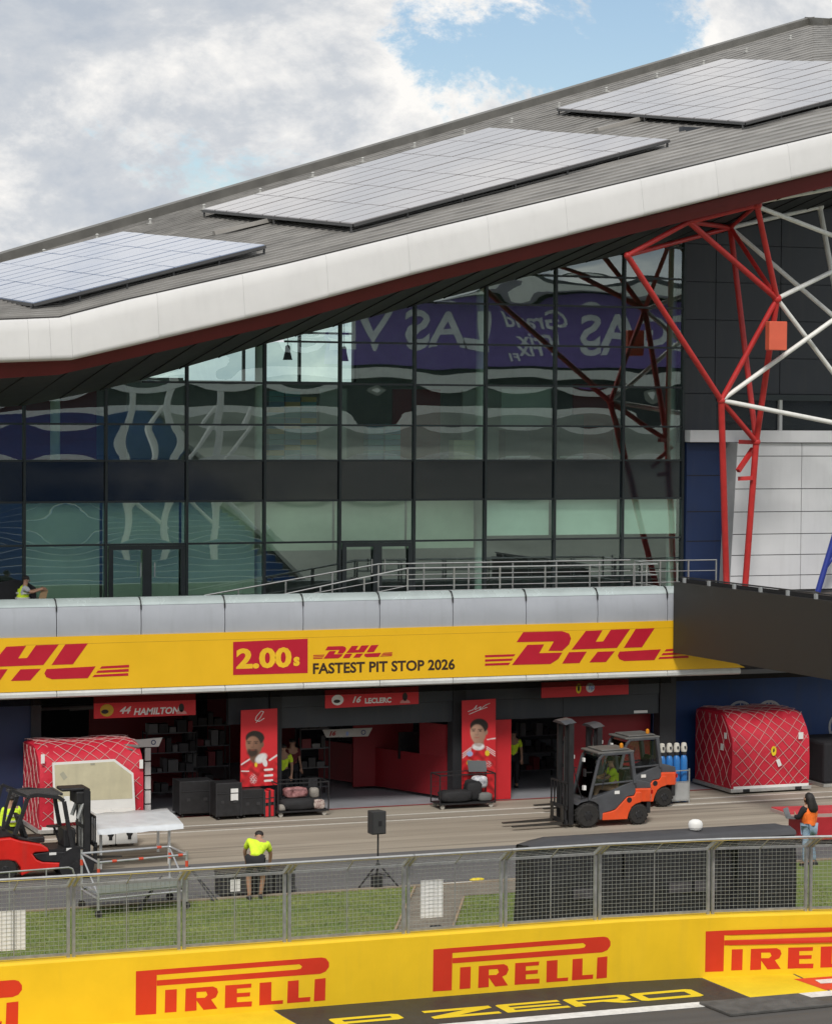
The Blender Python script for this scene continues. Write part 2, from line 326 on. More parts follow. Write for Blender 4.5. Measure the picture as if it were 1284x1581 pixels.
PIR = {'p': [[(107,215),(222,206),(218,450),(105,457)], [(222,206),(1120,138),(1132,138),(1005,175),(222,235)], [(222,265),(990,205),(1120,228),(222,295)],
             [(1005,175),(1132,138),(1152,143),(1168,165),(1168,190),(1150,215),(1120,228),(990,205),(1013,200),(1021,187)]],
       'i': [[(268,318),(332,313),(330,438),(265,443)]],
       'r': [[(380,310),(440,305),(440,430),(376,436)], [(440,305),(530,298),(552,308),(492,326),(440,329)], [(552,308),(559,330),(546,358),(520,370),(486,360),(501,345),(492,326)],
             [(440,362),(486,360),(520,370),(440,376)], [(440,376),(520,370),(555,420),(478,427)]],
       'e': [[(598,292),(662,288),(662,412),(595,417)], [(662,288),(742,282),(740,304),(662,310)], [(662,335),(735,330),(733,352),(662,357)], [(662,385),(745,380),(743,408),(662,412)]],
       'l': [[(787,278),(852,273),(850,397),(785,402)], [(850,378),(916,373),(914,393),(850,397)]],
       'l2': [[(942,268),(1002,263),(1000,385),(938,390)], [(1000,360),(1066,355),(1064,380),(1000,385)]],
       'i2': [[(1090,258),(1150,251),(1147,374),(1085,380)]]}
px0 = at(211, 1530, 45.9).x
for xs in (211-513, 211, 669, 1081, 1500):
    base = at(xs, 1530, 45.9).x if xs > 0 else px0 - (at(669,1530,45.9).x - px0)
    if xs == 1500: base = 2*at(1081,1530,45.9).x - at(669,1530,45.9).x
    lg = MB()
    for pls in PIR.values():
        for pl in pls:
            q = []
            for zx, zy in pl:
                p = at(180 + zx*.2804, 1440 + zy*.2804, 45.9); x = base + (p.x - px0); q.append((x, wy(x)-.004, p.z))
            lg.prism(q, (0, .003, 0))
    lg.build('lettering', logo_red, wl)

# ================================================================== MESH FENCE ON THE WALL
wire_m = M('fence_wire', (.36, .38, .36), .5, .5, .15, 5)
PX = [9.15, 11.26, 13.35, 15.41, 17.81, 19.84, 21.86, 24.25, 26.27, 28.5]
flab = ['fence panel at the left edge with a white sheet clipped to it', 'fence panel second from the left in front of the scaffold', 'fence panel in front of the bending man in lime shirt', 'fence panel in front of the loudspeaker tripod',
        'fence panel with a white notice board over the gravel path', 'fence panel before the left end of the black covered stand', 'fence panel before the middle of the black covered stand', 'fence panel below the white dome of the covered stand', 'fence panel at the right edge below the person in orange vest']
ZB, ZT = WT+.03, 2.58
for i in range(9):
    xa, xb = PX[i]+.05, PX[i+1]-.05; ya, yb = wy(xa)+.2, wy(xb)+.2
    T = thing('fence_panel', 'galvanised wire ' + flab[i], 'fence', ((xa+xb)/2, (ya+yb)/2, ZB), group='mesh fence panels along the yellow wall', world=True)
    def P(u, z, dy=0.): return (xa+(xb-xa)*u, ya+(yb-ya)*u+dy, z)
    for u in (0, 1):
        MB().bar(P(u, ZB-.03), P(u, ZT), .055, .06).bar(P(u, ZT-.02), P(u, 2.80, -.40), .05, .07).build('post', steel, T)
    MB().bar(P(0, ZB+.03), P(1, ZB+.03), .045, .05).build('bottom_rail', steel, T)
    MB().bar(P(0, ZT-.03), P(1, ZT-.03), .04, .045).build('upper_rail', steel, T)
    MB().tube(P(-.03, 2.80, -.40), P(1.03, 2.80, -.40), .032, 10).build('top_rail', rail_steel, T, smooth=True)
    MB().bar(P(.5, ZB+.05), P(.5, ZT-.05), .018).bar(P(.5, ZT-.05), P(.5, 2.79, -.39), .018).build('stiffener', steel, T)
    ms = MB(); L_ = xb-xa; nx = int(L_/.085); nz = 16
    for k in range(1, nx): ms.tube(P(k/nx, ZB+.05, .012), P(k/nx, ZT-.05, .012), .0034, 4, caps=False)
    for k in range(1, nz): z = ZB+.05+(ZT-ZB-.1)*k/nz; ms.tube(P(.015, z, .006), P(.985, z, .006), .0034, 4, caps=False)
    for k in range(1, 5): t = k/5; ms.tube(P(.015, ZT-.03+(2.80-ZT)*t, -.40*t), P(.985, ZT-.03+(2.80-ZT)*t, -.40*t), .0028, 4, caps=False)
    for k in range(1, nx, 2): ms.tube(P(k/nx, ZT-.03), P(k/nx, 2.79, -.39), .0026, 4, caps=False)
    tag(ms.build('wire_mesh', wire_m, T), kind='stuff')
def sheet_on_fence(x0, x1, z0, z1, label):
    mb = MB(); n = 6
    for i in range(n):
        a = x0+(x1-x0)*i/n; b = x0+(x1-x0)*(i+1)/n
        ya = wy(a)+.225+.008*math.sin(i*1.7); yb = wy(b)+.225+.008*math.sin((i+1)*1.7)
        mb.add([(a,ya,z0),(b,yb,z0),(b,yb,z1),(a,ya,z1),(a,ya+.006,z0),(b,yb+.006,z0),(b,yb+.006,z1),(a,ya+.006,z1)], [(0,1,2,3),(7,6,5,4),(0,4,5,1),(2,6,7,3)] + ([(0,3,7,4)] if i == 0 else []) + ([(1,5,6,2)] if i == n-1 else []))
    tag(mb.build('notice_board', white_p, None), label, 'board', 'white boards behind the fence mesh')
p = at(1, 1408, 46.12); q = at(40, 1467, 46.12); sheet_on_fence(p.x-.12, q.x, q.z, p.z, 'white blank board tied behind the leftmost fence panel')
p = at(649, 1360, 46.12); q = at(683, 1416, 46.12); sheet_on_fence(p.x, q.x, q.z, p.z, 'white blank board behind the fence above the gravel path')
# rubber mat lying on the track
mat_ = thing('rubber_mat', 'dark grey scuffed slab lying on the track by the white line', 'mat', (23.9, 43.1, 0), world=True)
MB().prism([(22.85,43.62,.004),(22.92,42.5,.004),(25.15,42.58,.004),(25.0,43.62,.004)], (0,0,.055)).build('slab', M('mat_rubber', (.085,.083,.078), .8, 0, .35, 3, .4, 40), mat_, bevel=.012)
# ================================================================== PIT BUILDING
FX = [8, 13.87, 15.39, 17.21, 21.37, 25.02, 29.89, 37.61, 46]; FZ = [13.40, 13.50, 13.59, 14.09, 15.09, 16.04, 17.27, 19.23, 21.36]
def zt(x): return float(np.interp(x, FX, FZ))
def zb(x): return float(np.interp(x, [8, 13.81, 15.69, 21.10, 24.91, 28.99, 33.03, 37.45, 46], [12.36, 12.44, 12.53, 13.86, 14.92, 15.98, 17.04, 18.15, 20.3]))
def zr(x): return float(np.interp(x, [8, 13.87, 15.26, 21.2, 25.03, 29.13, 37.63, 46], [12.0, 12.04, 12.12, 13.5, 14.6, 15.63, 17.73, 19.83]))
def zg(x): return float(np.interp(x, [8, 15.21, 15.9, 18.15, 19.13, 22.9, 27.41, 31.99, 36.18, 46], [11.2, 11.34, 11.38, 11.85, 12.11, 13.2, 14.37, 15.58, 16.51, 18.8]))
YF, YG, YE = 67.5, 70.5, 64.3
b_, c_ = .2501676, .15; a_ = 16.04 - b_*25.02 - c_*YE
def rp(x, y, off=0.):
    r = ray(x, y); t = (a_ + off - CAMH)/(r.z - b_*r.x - c_*r.y); return CAM + r*t
roof_m = M('roof_metal', (.27, .262, .248), .55, .2, .32, 2.2, .15, 30, stretch=(.10, 1, 1))
band_m = M('white_band', (.635, .63, .62), .42, 0, .04, .8, streak=.05)
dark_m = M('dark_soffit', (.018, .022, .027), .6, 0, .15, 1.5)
stripe_m = M('maroon_stripe', (.13, .014, .016), .5, 0, .12, 1.5)
grey_m = M('grey_parapet', (.43, .455, .50), .45, .1, .05, 1.0, streak=.10)
cap_m = M('pale_cap', (.52, .60, .60), .25, .2, .08, 1.5)
lip_m = M('white_lip', (.62, .64, .63), .4, 0, .08, 2, streak=.15)
mull_m = M('mullion_grey', (.045, .055, .058), .4, .5, .1, 2)
B = thing('pit_building', 'long pit building with rising white-edged roof and green glass front', 'building', (26, 70, 0), world=True)
# roof
ridge = [rp(-80, 430), rp(0, 406), rp(313, 314), rp(640, 218), rp(950, 126), rp(1255, 36), rp(1284, 38)]
ridge.append(ridge[-1] + Vector((4, 1.2, .3)))
fr_ = [Vector((x, YE, zt(x))) for x in (8, 13.6, 18, 25, 31, 37, 39, 46)]
_ox = [f0.x for f0 in fr_]; _nx = [8, 11, 13.87, 14.6, 15.39, 16.3, 17.21, 18, 21.37, 25, 28, 31, 34, 37, 39, 46]
ridge_cols = [Vector([float(np.interp(x, _ox, [r0[i] for r0 in ridge])) for i in range(3)]) for x in _nx]
fr_ = [Vector((x, YE, zt(x))) for x in _nx]
secs = []
for f0, r0 in zip(fr_, ridge_cols):
    secs.append([f0, f0.lerp(r0, .33), f0.lerp(r0, .66), r0, r0 + Vector((0, 14, -4))])
for s_ in secs[:2]: pass
rf = MB().loft(secs, False).build('roof', roof_m, B)
rb = MB()
for k in range(1, 40):
    t = k/40
    pts = [f0.lerp(r0, t) + Vector((0, 0, .015)) for f0, r0 in zip(fr_, ridge_cols)]
    for a, b in zip(pts[:-1], pts[1:]): rb.bar(a, b, .03, .05)
tag(rb.build('standing_seam', roof_m, rf), kind='stuff')
cap = MB()
for a, b in zip(ridge[:-1], ridge[1:]): cap.bar(a + Vector((0, .25, .12)), b + Vector((0, .25, .12)), .5, .34)
cap.build('ridge_cap', M('ridge_metal', (.17, .165, .15), .55, .3, .2, 1.0), rf)
g_ = MB()
for a, b in zip(fr_[:-1], fr_[1:]): g_.bar(a + Vector((0, .12, .02)), b + Vector((0, .12, .02)), .18, .06)
# (gutter follows the kinked eave)
g_ = MB(); xs_ = [8, 13.87, 15.39, 17.21, 21.37, 25.02, 29.89, 37.61, 46]
for a, b in zip(xs_[:-1], xs_[1:]): g_.bar((a, YE+.1, zt(a)+.015), (b, YE+.1, zt(b)+.015), .16, .05)
g_.build('gutter', M('gutter_dark', (.05, .048, .045), .6, .2), rf)
bd = MB(); bd_o = MB().loft([[(x, YE-.02, zt(x)-.12), (x, YE+.3, zb(x)+.1)] for x in xs_], False).build('roof_edge_band', band_m, B)
jx = [8, 10.4, 12.7, 14.55, 15.1, 15.65] + [17.9 + 2.28*k for k in range(13)]
for a, b in zip(jx[:-1], jx[1:]):
    cols = sorted(set([a+.0018, b-.0018] + [x for x in (13.87, 15.39, 15.69, 17.21, 21.1, 21.37, 25.02) if a+.05 < x < b-.05])); sc = []
    for x in cols:
        t, d = zt(x), zb(x); h = t-d
        sc.append([(x, YE+.03, t+.005), (x, YE-.05, t-.01), (x, YE-.11, t-.06), (x, YE-.18, t-.30*h), (x, YE-.25, t-.60*h), (x, YE-.31, d+.14), (x, YE-.32, d+.07), (x, YE-.27, d+.01), (x, YE-.12, d-.008)])
    MB().loft(sc, False).build('band_panel', band_m, bd_o, smooth='all')
MB().loft([[(x, YE-.10, zb(x)-.012), (x, YE-.02, zb(x)-.05), (x, YE+.10, zr(x))] for x in xs_], False).build('red_stripe', stripe_m, B)
sx = sorted(set(xs_ + [15.9, 18.15, 19.13, 22.9, 27.41, 31.99, 36.18]))
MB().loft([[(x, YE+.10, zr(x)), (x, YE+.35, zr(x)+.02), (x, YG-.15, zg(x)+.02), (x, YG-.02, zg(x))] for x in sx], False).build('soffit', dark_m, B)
MB().loft([[(x, YG, zg(x)+.02), (x, 82, zg(x)+1.3)] for x in sx], False).build('ceiling', M('ceiling_grey', (.45, .46, .45), .7), B)
so = MB()
for x in [10 + 1.14*k for k in range(30)]:
    so.bar((x, YE+.36, zr(x)+.005), (x, YG-.2, zg(x)+.01), .02, .03)
tag(so.build('soffit_joint', black_mat, B), kind='stuff')
# glazing
MX = [8.97, 11.27, 13.57, 15.88, 18.19, 20.53, 22.83, 25.11, 27.41, 29.66, 31.90, 34.15, 36.16]
TZ = [5.85, 7.51, 8.71, 9.86, 10.88, 12.07, 13.27, 14.47, 15.35, 16.3, 17.2]
gl_m = glass('tinted_glass', (.72, .94, .85), .21)
sp_m = M('spandrel_glass', (.006, .012, .018), .06, 0, .1, 1, spec=.9)
for i, x in enumerate(MX): MB().box(x-.035, x+.035, YG-.09, YG+.10, 5.85, zg(x)+.02).build('mullion', mull_m, B)
for k, z in enumerate(TZ[1:-1]):
    xs2 = [x for x in np.linspace(MX[0], MX[-1], 300) if zg(x) > z + .06]
    if xs2: MB().box(min(xs2), MX[-1], YG-.06, YG+.06, z-.028, z+.028).build('transom', mull_m, B)
MB().box(MX[0], MX[-1], YG-.08, YG+.08, 5.85, 5.93).build('sill', mull_m, B)
rr = random.Random(5)
for i in range(len(MX)-1):
    a, b = MX[i]+.03, MX[i+1]-.03
    for k in range(len(TZ)-1):
        z0, z1 = TZ[k]+.02, TZ[k+1]-.02
        if min(zg(a), z1) - z0 < .12 and min(zg(b), z1) - z0 < .12: continue
        n = 8; secs = []; bow = rr.choice((-1, 1, 1, 1, 1))*rr.uniform(.0014, .0030)*(.35 if k >= 5 else 1); skx = rr.uniform(-.0008, .0008); skz = rr.uniform(-.0008, .0008); ph = rr.uniform(0, 6)
        ua = 0.0
        if zg(a) < z0 + .03:   # pane cut off by the sloping roof line
            ua = next(u for u in np.linspace(0, 1, 60) if zg(a+(b-a)*u) > z0 + .03)
        for j in range(n+1):
            row = []
            for m_ in range(n+1):
                u = ua + (1-ua)*m_/n; v = j/n; x = a+(b-a)*u; top = min(z1, zg(x)-.0); z = z0+(max(top, z0+.01)-z0)*v
                y = YG - bow*(1-(2*u-1)**2)*(1-(2*v-1)**2) + skx*(u-.5) + skz*(v-.5) + .00012*math.sin(ph+7*u+4*v)
                row.append((x, y, z))
            secs.append(row)
        MB().loft(secs, False).build('glass_pane', sp_m if k == 2 else gl_m, B, smooth='all')
# glazed doors onto the terrace
for xa, xb in ((18.25, 20.47), (25.17, 27.35)):
    D = MB().box(xa, xa+.13, YG-.12, YG-.07, 5.86, 7.47).box(xb-.13, xb, YG-.12, YG-.07, 5.86, 7.47).box((xa+xb)/2-.13, (xa+xb)/2+.13, YG-.12, YG-.07, 5.86, 7.36).box(xa, xb, YG-.121, YG-.071, 7.36, 7.48).box(xa, xb, YG-.119, YG-.069, 5.86, 5.98).build('door', mull_m, B)
    for s_ in (-1, 1): MB().bar(((xa+xb)/2+s_*.2, YG-.17, 6.6), ((xa+xb)/2+s_*.2, YG-.17, 7.0), .03).build('handle', rail_steel, D)
# floors and inner walls
slab_m = M('slab_concrete', (.48, .47, .44), .8, 0, .15, 1.0)
MB().box(8, 46, YG+.13, 82, 8.75, 9.80).build('upper_floor', slab_m, B)
MB().box(8, 46, YF+.55, 82, 3.72, 5.80).build('terrace_slab', M('terrace_deck', (.09,.075,.065), .8), B)
rearw = at(200, 560, 82).x; rearx = at(547, 560, 82).x
back_m = M('rear_wall', (.40, .41, .38), .7)
MB().box(8, 46, 82, 82.3, 5.8, 12.28).build('rear_wall', back_m, B)
MB().box(rearx, 46, 82, 82.3, 12.28, 19.8).build('rear_wall', back_m, B)
MB().box(8, rearw-.2, 82, 82.3, 12.28, 13.6).build('rear_wall', back_m, B)
rw = MB()
for k in range(5): x = rearw + (rearx-rearw)*k/4; rw.box(x-.04, x+.04, 81.95, 82.1, 12.28, 16.5)
for z in (13.9,): rw.box(rearw, rearx, 81.96, 82.05, z-.035, z+.035)
rw.build('rear_window_frame', mull_m, B)
MB().box(44, 44.2, YG+.2, 82, 5.8, 19.5).build('end_wall', back_m, B)
blind_w = M('blind_white', (.84, .86, .80), .8, 0, .04, 2)
blind_d = M('blind_beige', (.70, .72, .58), .85, 0, .1, 1)
for i in range(2, 12):
    a, b = MX[i]+.06, MX[i+1]-.06
    if i >= 9: MB().box(a, b, 70.74, 70.76, 7.62, 8.70).build('blind', blind_w, B)
    elif i >= 3: MB().box(a, b, 70.95 + .12*(i % 3), 71.0 + .12*(i % 3), 7.25 if i > 5 else 6.0, 8.72).build('blind', blind_d if i > 3 else blind_d, B)
MB().box(17.0, 18.1, 71.2, 71.25, 5.9, 8.7).build('blind', blind_w, B)
col_m = M('column_plaster', (.62, .63, .60), .7, 0, .06, 2)
for px_ in (85, 400, 740, 1035):
    x = at(px_, 800, 71.6).x
    MB().tube((x, 71.6, 5.8), (x, 71.6, 8.75), .14, 16).build('column', col_m, B, smooth=True)
    MB().tube((x, 71.6, 9.8), (x, 71.6, zg(x)+.1), .14, 16).build('column', col_m, B, smooth=True)
# inner partition panels on the upper floor
part_m = M('partition_maroon', (.26, .035, .04), .7); part_g = M('partition_grey', (.55, .54, .50), .7)
for xa, xb, y, z1, mm in ((15.9, 19.2, 75.5, 12.0, part_m), (20.8, 22.6, 78, 12.3, part_g), (26.4, 27.3, 76, 12.0, part_g), (29.0, 30.6, 76.4, 12.0, part_m), (31.2, 33.4, 76, 12.0, part_g), (34.6, 36.0, 75, 12.2, part_m)):
    MB().box(xa, xb, y, y+.12, 9.8, z1).build('partition', mm, B)
# terrace front
jn = [x for x in MX] 
for a, b in zip([8.97, 11.27, 13.75] + [16.08, 18.4, 20.75, 23.0, 25.25, 27.45, 29.7, 31.95, 34.19], [11.27, 13.75, 16.08] + [18.4, 20.75, 23.0, 25.25, 27.45, 29.7, 31.95, 34.19, 36.6]):
    sc = []
    for x in (a+.012, b-.012): sc.append([(x, YF, 5.235), (x, YF-.02, 5.5), (x, YF, 5.8), (x, YF+.06, 6.02), (x, YF+.5, 6.02), (x, YF+.5, 5.235)])
    pn = MB().loft(sc, True, True).build('parapet_panel', grey_m, B, smooth=True)
    MB().loft([[(x, YF+.05, 6.025), (x, YF+.10, 6.14), (x, YF+.24, 6.22), (x, YF+.5, 6.22), (x, YF+.5, 6.025)] for x in (a+.012, b-.012)], True, True).build('cap', cap_m, pn, smooth=True)
    MB().prism([(a-.012, YF-.015, 5.9), (a-.012, YF-.02, 6.04), (a-.012, YF+.12, 6.23), (a-.012, YF+.30, 6.24), (a-.012, YF+.1, 6.0)], (.024, 0, 0)).build('bracket', black_pl, pn)
    MB().loft([[(x, YF-.02, 3.79), (x, YF-.07, 3.72), (x, YF-.06, 3.64), (x, YF+.02, 3.60), (x, YF+.2, 3.60), (x, YF+.2, 3.79)] for x in (a+.01, b-.01)], True, True).build('lip_panel', lip_m, B, smooth=True)
MB().box(8.97, 36.6, YF+.02, YF+.5, 3.8, 5.23).build('fascia_core', grey_m, B)
skm = glass('dark_translucent', (.50, .47, .45), -.04, .4)
MB().box(8.97, 34.4, YF+.10, YF+.112, 3.40, 3.60).build('translucent_strip', skm, B)  # dark see-through strip hanging below the lip
MB().box(8.97, 46, YF+.2, 69.0, 3.58, 3.71).build('canopy_underside', M('underside', (.12, .12, .125), .5), B)
# sponsor fascia
S = thing('sponsor_fascia', 'yellow sponsor board with red logos running under the grey terrace parapet', 'sign', (24, YF, 3.8), world=True)
yel = M('fascia_yellow', (.86, .50, .010), .45, 0, .04, .8, streak=.02)
mb = MB(); mb.prism([(8.97, YF-.045, 3.795), (36.75, YF-.045, 3.80), (36.0, YF-.045, 4.12), (34.6, YF-.045, 5.24), (8.97, YF-.045, 5.23)], (0, .06, 0)).build('board', yel, S)
MB().box(15.2, 34.5, YF-.0465, YF-.0455, 5.03, 5.04).build('seam', M('seam_ochre', (.50,.28,.01), .6), S)
dr = M('logo_crimson', (.50, .008, .030), .45, 0, .05, 2)
DH = [[(222,53),(420,48),(455,60),(465,85),(455,115),(420,148),(350,148),(378,100),(188,104)], [(243,118),(328,115),(303,160),(420,157),(400,190),(360,215),(165,220)],
      [(540,47),(625,43),(590,102),(468,142)], [(590,102),(628,100),(698,133),(468,142)], [(667,41),(765,37),(698,133),(628,100)],
      [(455,155),(545,152),(508,210),(420,213)], [(600,153),(687,150),(642,205),(558,207)], [(793,37),(890,32),(825,130),(733,133)], [(712,152),(922,140),(888,195),(735,200),(710,190),(702,172)],
      [(28,170),(182,165),(174,176),(28,181)], [(28,192),(170,187),(162,198),(28,203)], [(28,213),(156,208),(148,220),(28,224)],
      [(948,140),(1066,133),(1066,145),(940,151)], [(932,160),(1064,152),(1064,165),(924,171)], [(916,180),(1062,172),(1062,184),(908,190)]]
DHM = [[(lambda p: (p.x, p.z))(at(740+x*.3037, 960+y*.3037, YF-.05)) for x, y in pl] for pl in DH]
cx0 = at(740+165*.3037, 1000, YF).x
def dhl(x0, z0, sc, dy):
    mb = MB()
    zc = DHM[0][0][1]
    for pl in DHM: mb.prism([(x0 + (x-cx0)*sc, YF-.048-dy, z0 + (z-zc)*sc) for x, z in pl], (0, -.004, 0))
    return mb
zc0 = DHM[0][0][1]
dhl(cx0, zc0, 1, 0).build('lettering', dr, S)
xl = at(135, 998, YF).x - (DHM[7][1][0]-cx0)
dhl(xl, zc0, 1, 0).build('lettering', dr, S)
pa = at(505, 998, YF)
dhl(pa.x - (DHM[0][0][0]-cx0)*.36, pa.z, .36, 0).build('lettering', dr, S)
pa, pb = at(359, 991, YF), at(474, 1039, YF); pc = at(359, 1042, YF); pd = at(474, 986, YF)
box_ = MB().prism([(pc.x, YF-.048, pc.z), (pb.x, YF-.048, pb.z), (pd.x, YF-.048, pd.z), (pa.x, YF-.048, pa.z)], (0, -.004, 0)).build('panel', dr, S)
tb = at(364, 1031, YF)
ylet = M('letter_yellow', (.88, .53, .02), .5)
vs, fs = text_mb('2.00', .72, bold=.03); wmx = max(v[0] for v in vs); wd_ = at(449, 1027, YF).x - tb.x
MB().add([(tb.x + x*wd_/wmx, YF-.056, tb.z + y) for x, y, z in vs], fs).build('lettering', ylet, S)
tb2 = at(452, 1027, YF); text('s', .46, lambda x, y: (tb2.x + x, YF-.056, tb2.z + y), bold=.02).build('lettering', ylet, S)
tb3 = at(481, 1040, YF); tb4 = at(701, 1031, YF)
vs, fs = text_mb('FASTEST PIT STOP 2026', .40, bold=.012); wmax = max(v[0] for v in vs)
mb = MB().add([(tb3.x + x*(tb4.x-tb3.x)/wmax, YF-.05, tb3.z + y) for x, y, z in vs], fs); mb.build('lettering', M('letter_brown', (.045, .022, .012), .5), S)
# solar arrays
pv_m = M('solar_glass', (.41, .385, .385), .2, .4, .05, .6, spec=1.0, coat=.7)
pvf_m = M('solar_frame', (.10, .10, .10), .5, .5)
def solar(label, TL, BL, BR, TR, nc, nr):
    T = thing('solar_array', label, 'solar panels', tuple((TL+BL+BR+TR)/4), group='solar arrays on the pit roof', world=True)
    def Q(u, v, up=0.): p = BL.lerp(BR, u).lerp(TL.lerp(TR, u), v); return p + Vector((0, 0, up))
    for i in range(nc):
        for j in range(nr):
            g1, g2 = .012/1.0, .025
            u0, u1 = (i+.014)/nc, (i+.986)/nc; v0, v1 = (j+.045)/nr, (j+.955)/nr
            d = rr.uniform(-.006, .006)
            q = [Q(u0, v0, d), Q(u1, v0, d), Q(u1, v1, d), Q(u0, v1, d)]
            MB().prism(q, (0, 0, -.04)).build('solar_panel', pv_m, T)
    fm = MB()
    for v in (.01, .25, .5, .75, .99): fm.bar(Q(.01, v, -.11), Q(.99, v, -.11), .05, .06)
    for u in [k/nc for k in range(nc+1)]:
        for v in (.01, .5, .99): fm.bar(Q(u, v, -.1), Q(u, v, -.27), .05)
    MB().prism([Q(0,0,-.055), Q(1,0,-.055), Q(1,1,-.055), Q(0,1,-.055)], (0,0,-.02)).build('gap_shade_sheet', black_mat, T)  # added dark sheet standing in for shade in the panel gaps
    fm.bar(Q(0, -.003, -.06), Q(1, -.003, -.06), .02, .08); fm.bar(Q(-.002, 0, -.06), Q(-.002, 1, -.06), .02, .08)
    fm.build('support_frame', pvf_m, T)
of = .27
solar('large solar array in the middle of the roof', rp(313,322,of), rp(545,344,of), rp(1033,214,of), rp(755,196,of), 6, 12)
A3a, A3b = rp(860,166,of), rp(1150,187,of); A3c = rp(1284,152,of); A3e = A3b + (A3c-A3b)*2.6
A3d = A3a + (rp(1240,53,of)-A3a).normalized()*((A3e-A3b).length*1.03)
solar('solar array at the upper right end of the roof running out of view', A3a, A3b, A3e, A3d, 6, 12)
A1b, A1c, A1d = rp(51,467,of), rp(410,377,of), rp(190,357,of); A1a = A1b + (A1d - A1c)*.95
pv_m = M('solar_glass_sky_tint', (.33, .40, .55), .18, .45, .05, .6, spec=1.0, coat=.7)  # blue sky reflection of this array put into the base colour
solar('solar array at the lower left end of the roof, tinted as if mirroring blue sky', A1a, A1b, A1c, A1d, 5, 12)
anc = M('anchor_grey', (.45,.45,.43), .5)
for k, (x, y) in enumerate([(68,386),(150,362),(232,338),(315,316),(402,291),(483,266),(560,243),(640,220),(717,200),(790,182),(863,158),(936,134),(1014,112),(1086,92),(1152,73),(1220,53)]):
    p = rp(x, y+8)
    A = thing('roof_anchor', 'small pale roof anchor, number %s from the left along the ridge' % ['one','two','three','four','five','six','seven','eight','nine','ten','eleven','twelve','thirteen','fourteen','fifteen','sixteen'][k], 'roof anchor', tuple(p), group='anchors along the roof ridge')
    MB().box(-.10,.10,-.10,.10,0,.04).build('base_plate', anc, A); MB().tube((0,0,.04),(0,0,.13),.04,8).ell((0,0,.15),.06,.06,.04,8,4).build('post', anc, A)
for k, (a, b) in enumerate((((330,365),(440,339)), ((920,205),(1005,183)))):
    tag(MB().bar(rp(*a)+Vector((0,0,.1)), rp(*b)+Vector((0,0,.1)), .22, .12).build('cable_tray', M('tray_pale', (.40,.38,.35), .5, .3), None), ['pale cable tray on the roof between the left and middle solar arrays', 'pale cable tray on the roof between the middle and right solar arrays'][k], 'cable tray', 'cable trays on the roof')
# right-hand cladding block
cl = MB().box(36.2, 46, 70.75, 71.0, 5.8, 20).build('dark_wall', anthr, B)
cz = [11.9, 13.0, 14.15, 15.3, 16.45, 17.6, 18.75]; cxs = [36.2, 37.35, 39.6, 41.9, 44.2, 46]
for a, b in zip(cxs[:-1], cxs[1:]):
    for z0, z1 in zip(cz[:-1], cz[1:]):
        if (z1 < zg(b)+.9): MB().box(a+.012, b-.012, 70.68, 70.74, z0+.012, z1-.012).build('cladding_panel', anthr, cl)
MB().box(36.2, 37.4, 70.66, 70.74, 10.75, 11.88).build('cladding_panel', anthr, cl)
MB().box(37.4, 46, 70.6, 70.7, 11.70, 11.88).build('window_head', mull_m, B)
MB().box(37.4, 46, 70.7, 70.72, 10.8, 11.72).build('strip_window', sp_m, B)
for x in (39.6, 42): MB().box(x-.05, x+.05, 70.58, 70.72, 10.7, 11.72).build('window_post', col_m, B)
MB().box(36.22, 37.7, 70.3, 70.6, 5.85, 10.4).build('blue_wall', M('navy_wall', (.008, .024, .085), .5, 0, .12, .8, streak=.1), B)
for z in (7.4, 8.3, 9.4): MB().box(36.22, 37.7, 70.292, 70.299, z-.012, z+.012).build('panel_joint', black_mat, B)
lg_m = M('light_panel', (.70, .71, .73), .5, .05, .05, .7, streak=.08)
MB().box(36.2, 38.2, 70.05, 70.7, 10.42, 10.78).box(38.2, 46, 69.6, 70.7, 10.42, 10.78).build('coping', lg_m, B)
GP = MB().box(37.85, 46, 69.75, 70.6, 5.8, 10.4).build('light_wall', M('joint_grey', (.08,.08,.085), .7), B)
pc0 = [37.62, 39.85, 42.1, 44.4, 46]; pz0 = [5.9, 6.35, 6.98, 7.62, 8.3, 9.0, 10.0, 10.41]
for i, (a, b) in enumerate(zip(pc0[:-1], pc0[1:])):
    for z0, z1 in zip(pz0[:-1], pz0[1:]):
        lean = .012*(z1-10.4)
        MB().prism([(a+.012-(.05*(10.4-z0) if i == 0 else 0), 69.70, z0+.012), (b-.012, 69.70, z0+.012), (b-.012, 69.70, z1-.012), (a+.012-(.05*(10.4-z1) if i == 0 else 0), 69.70, z1-.012)], (0, .045, 0)).build('wall_panel', lg_m, GP)
MB().prism([(37.63-.225, 69.72, 5.9), (37.63, 69.72, 10.41), (37.55, 70.29, 10.41), (37.35, 70.29, 5.9)], (.02, 0, 0)).build('return_panel', M('return_grey', (.36,.37,.38), .5), GP)
MB().box(35.4, 46, 69.3, 70.55, 3.25, 3.56).build('beam', black_mat, B)
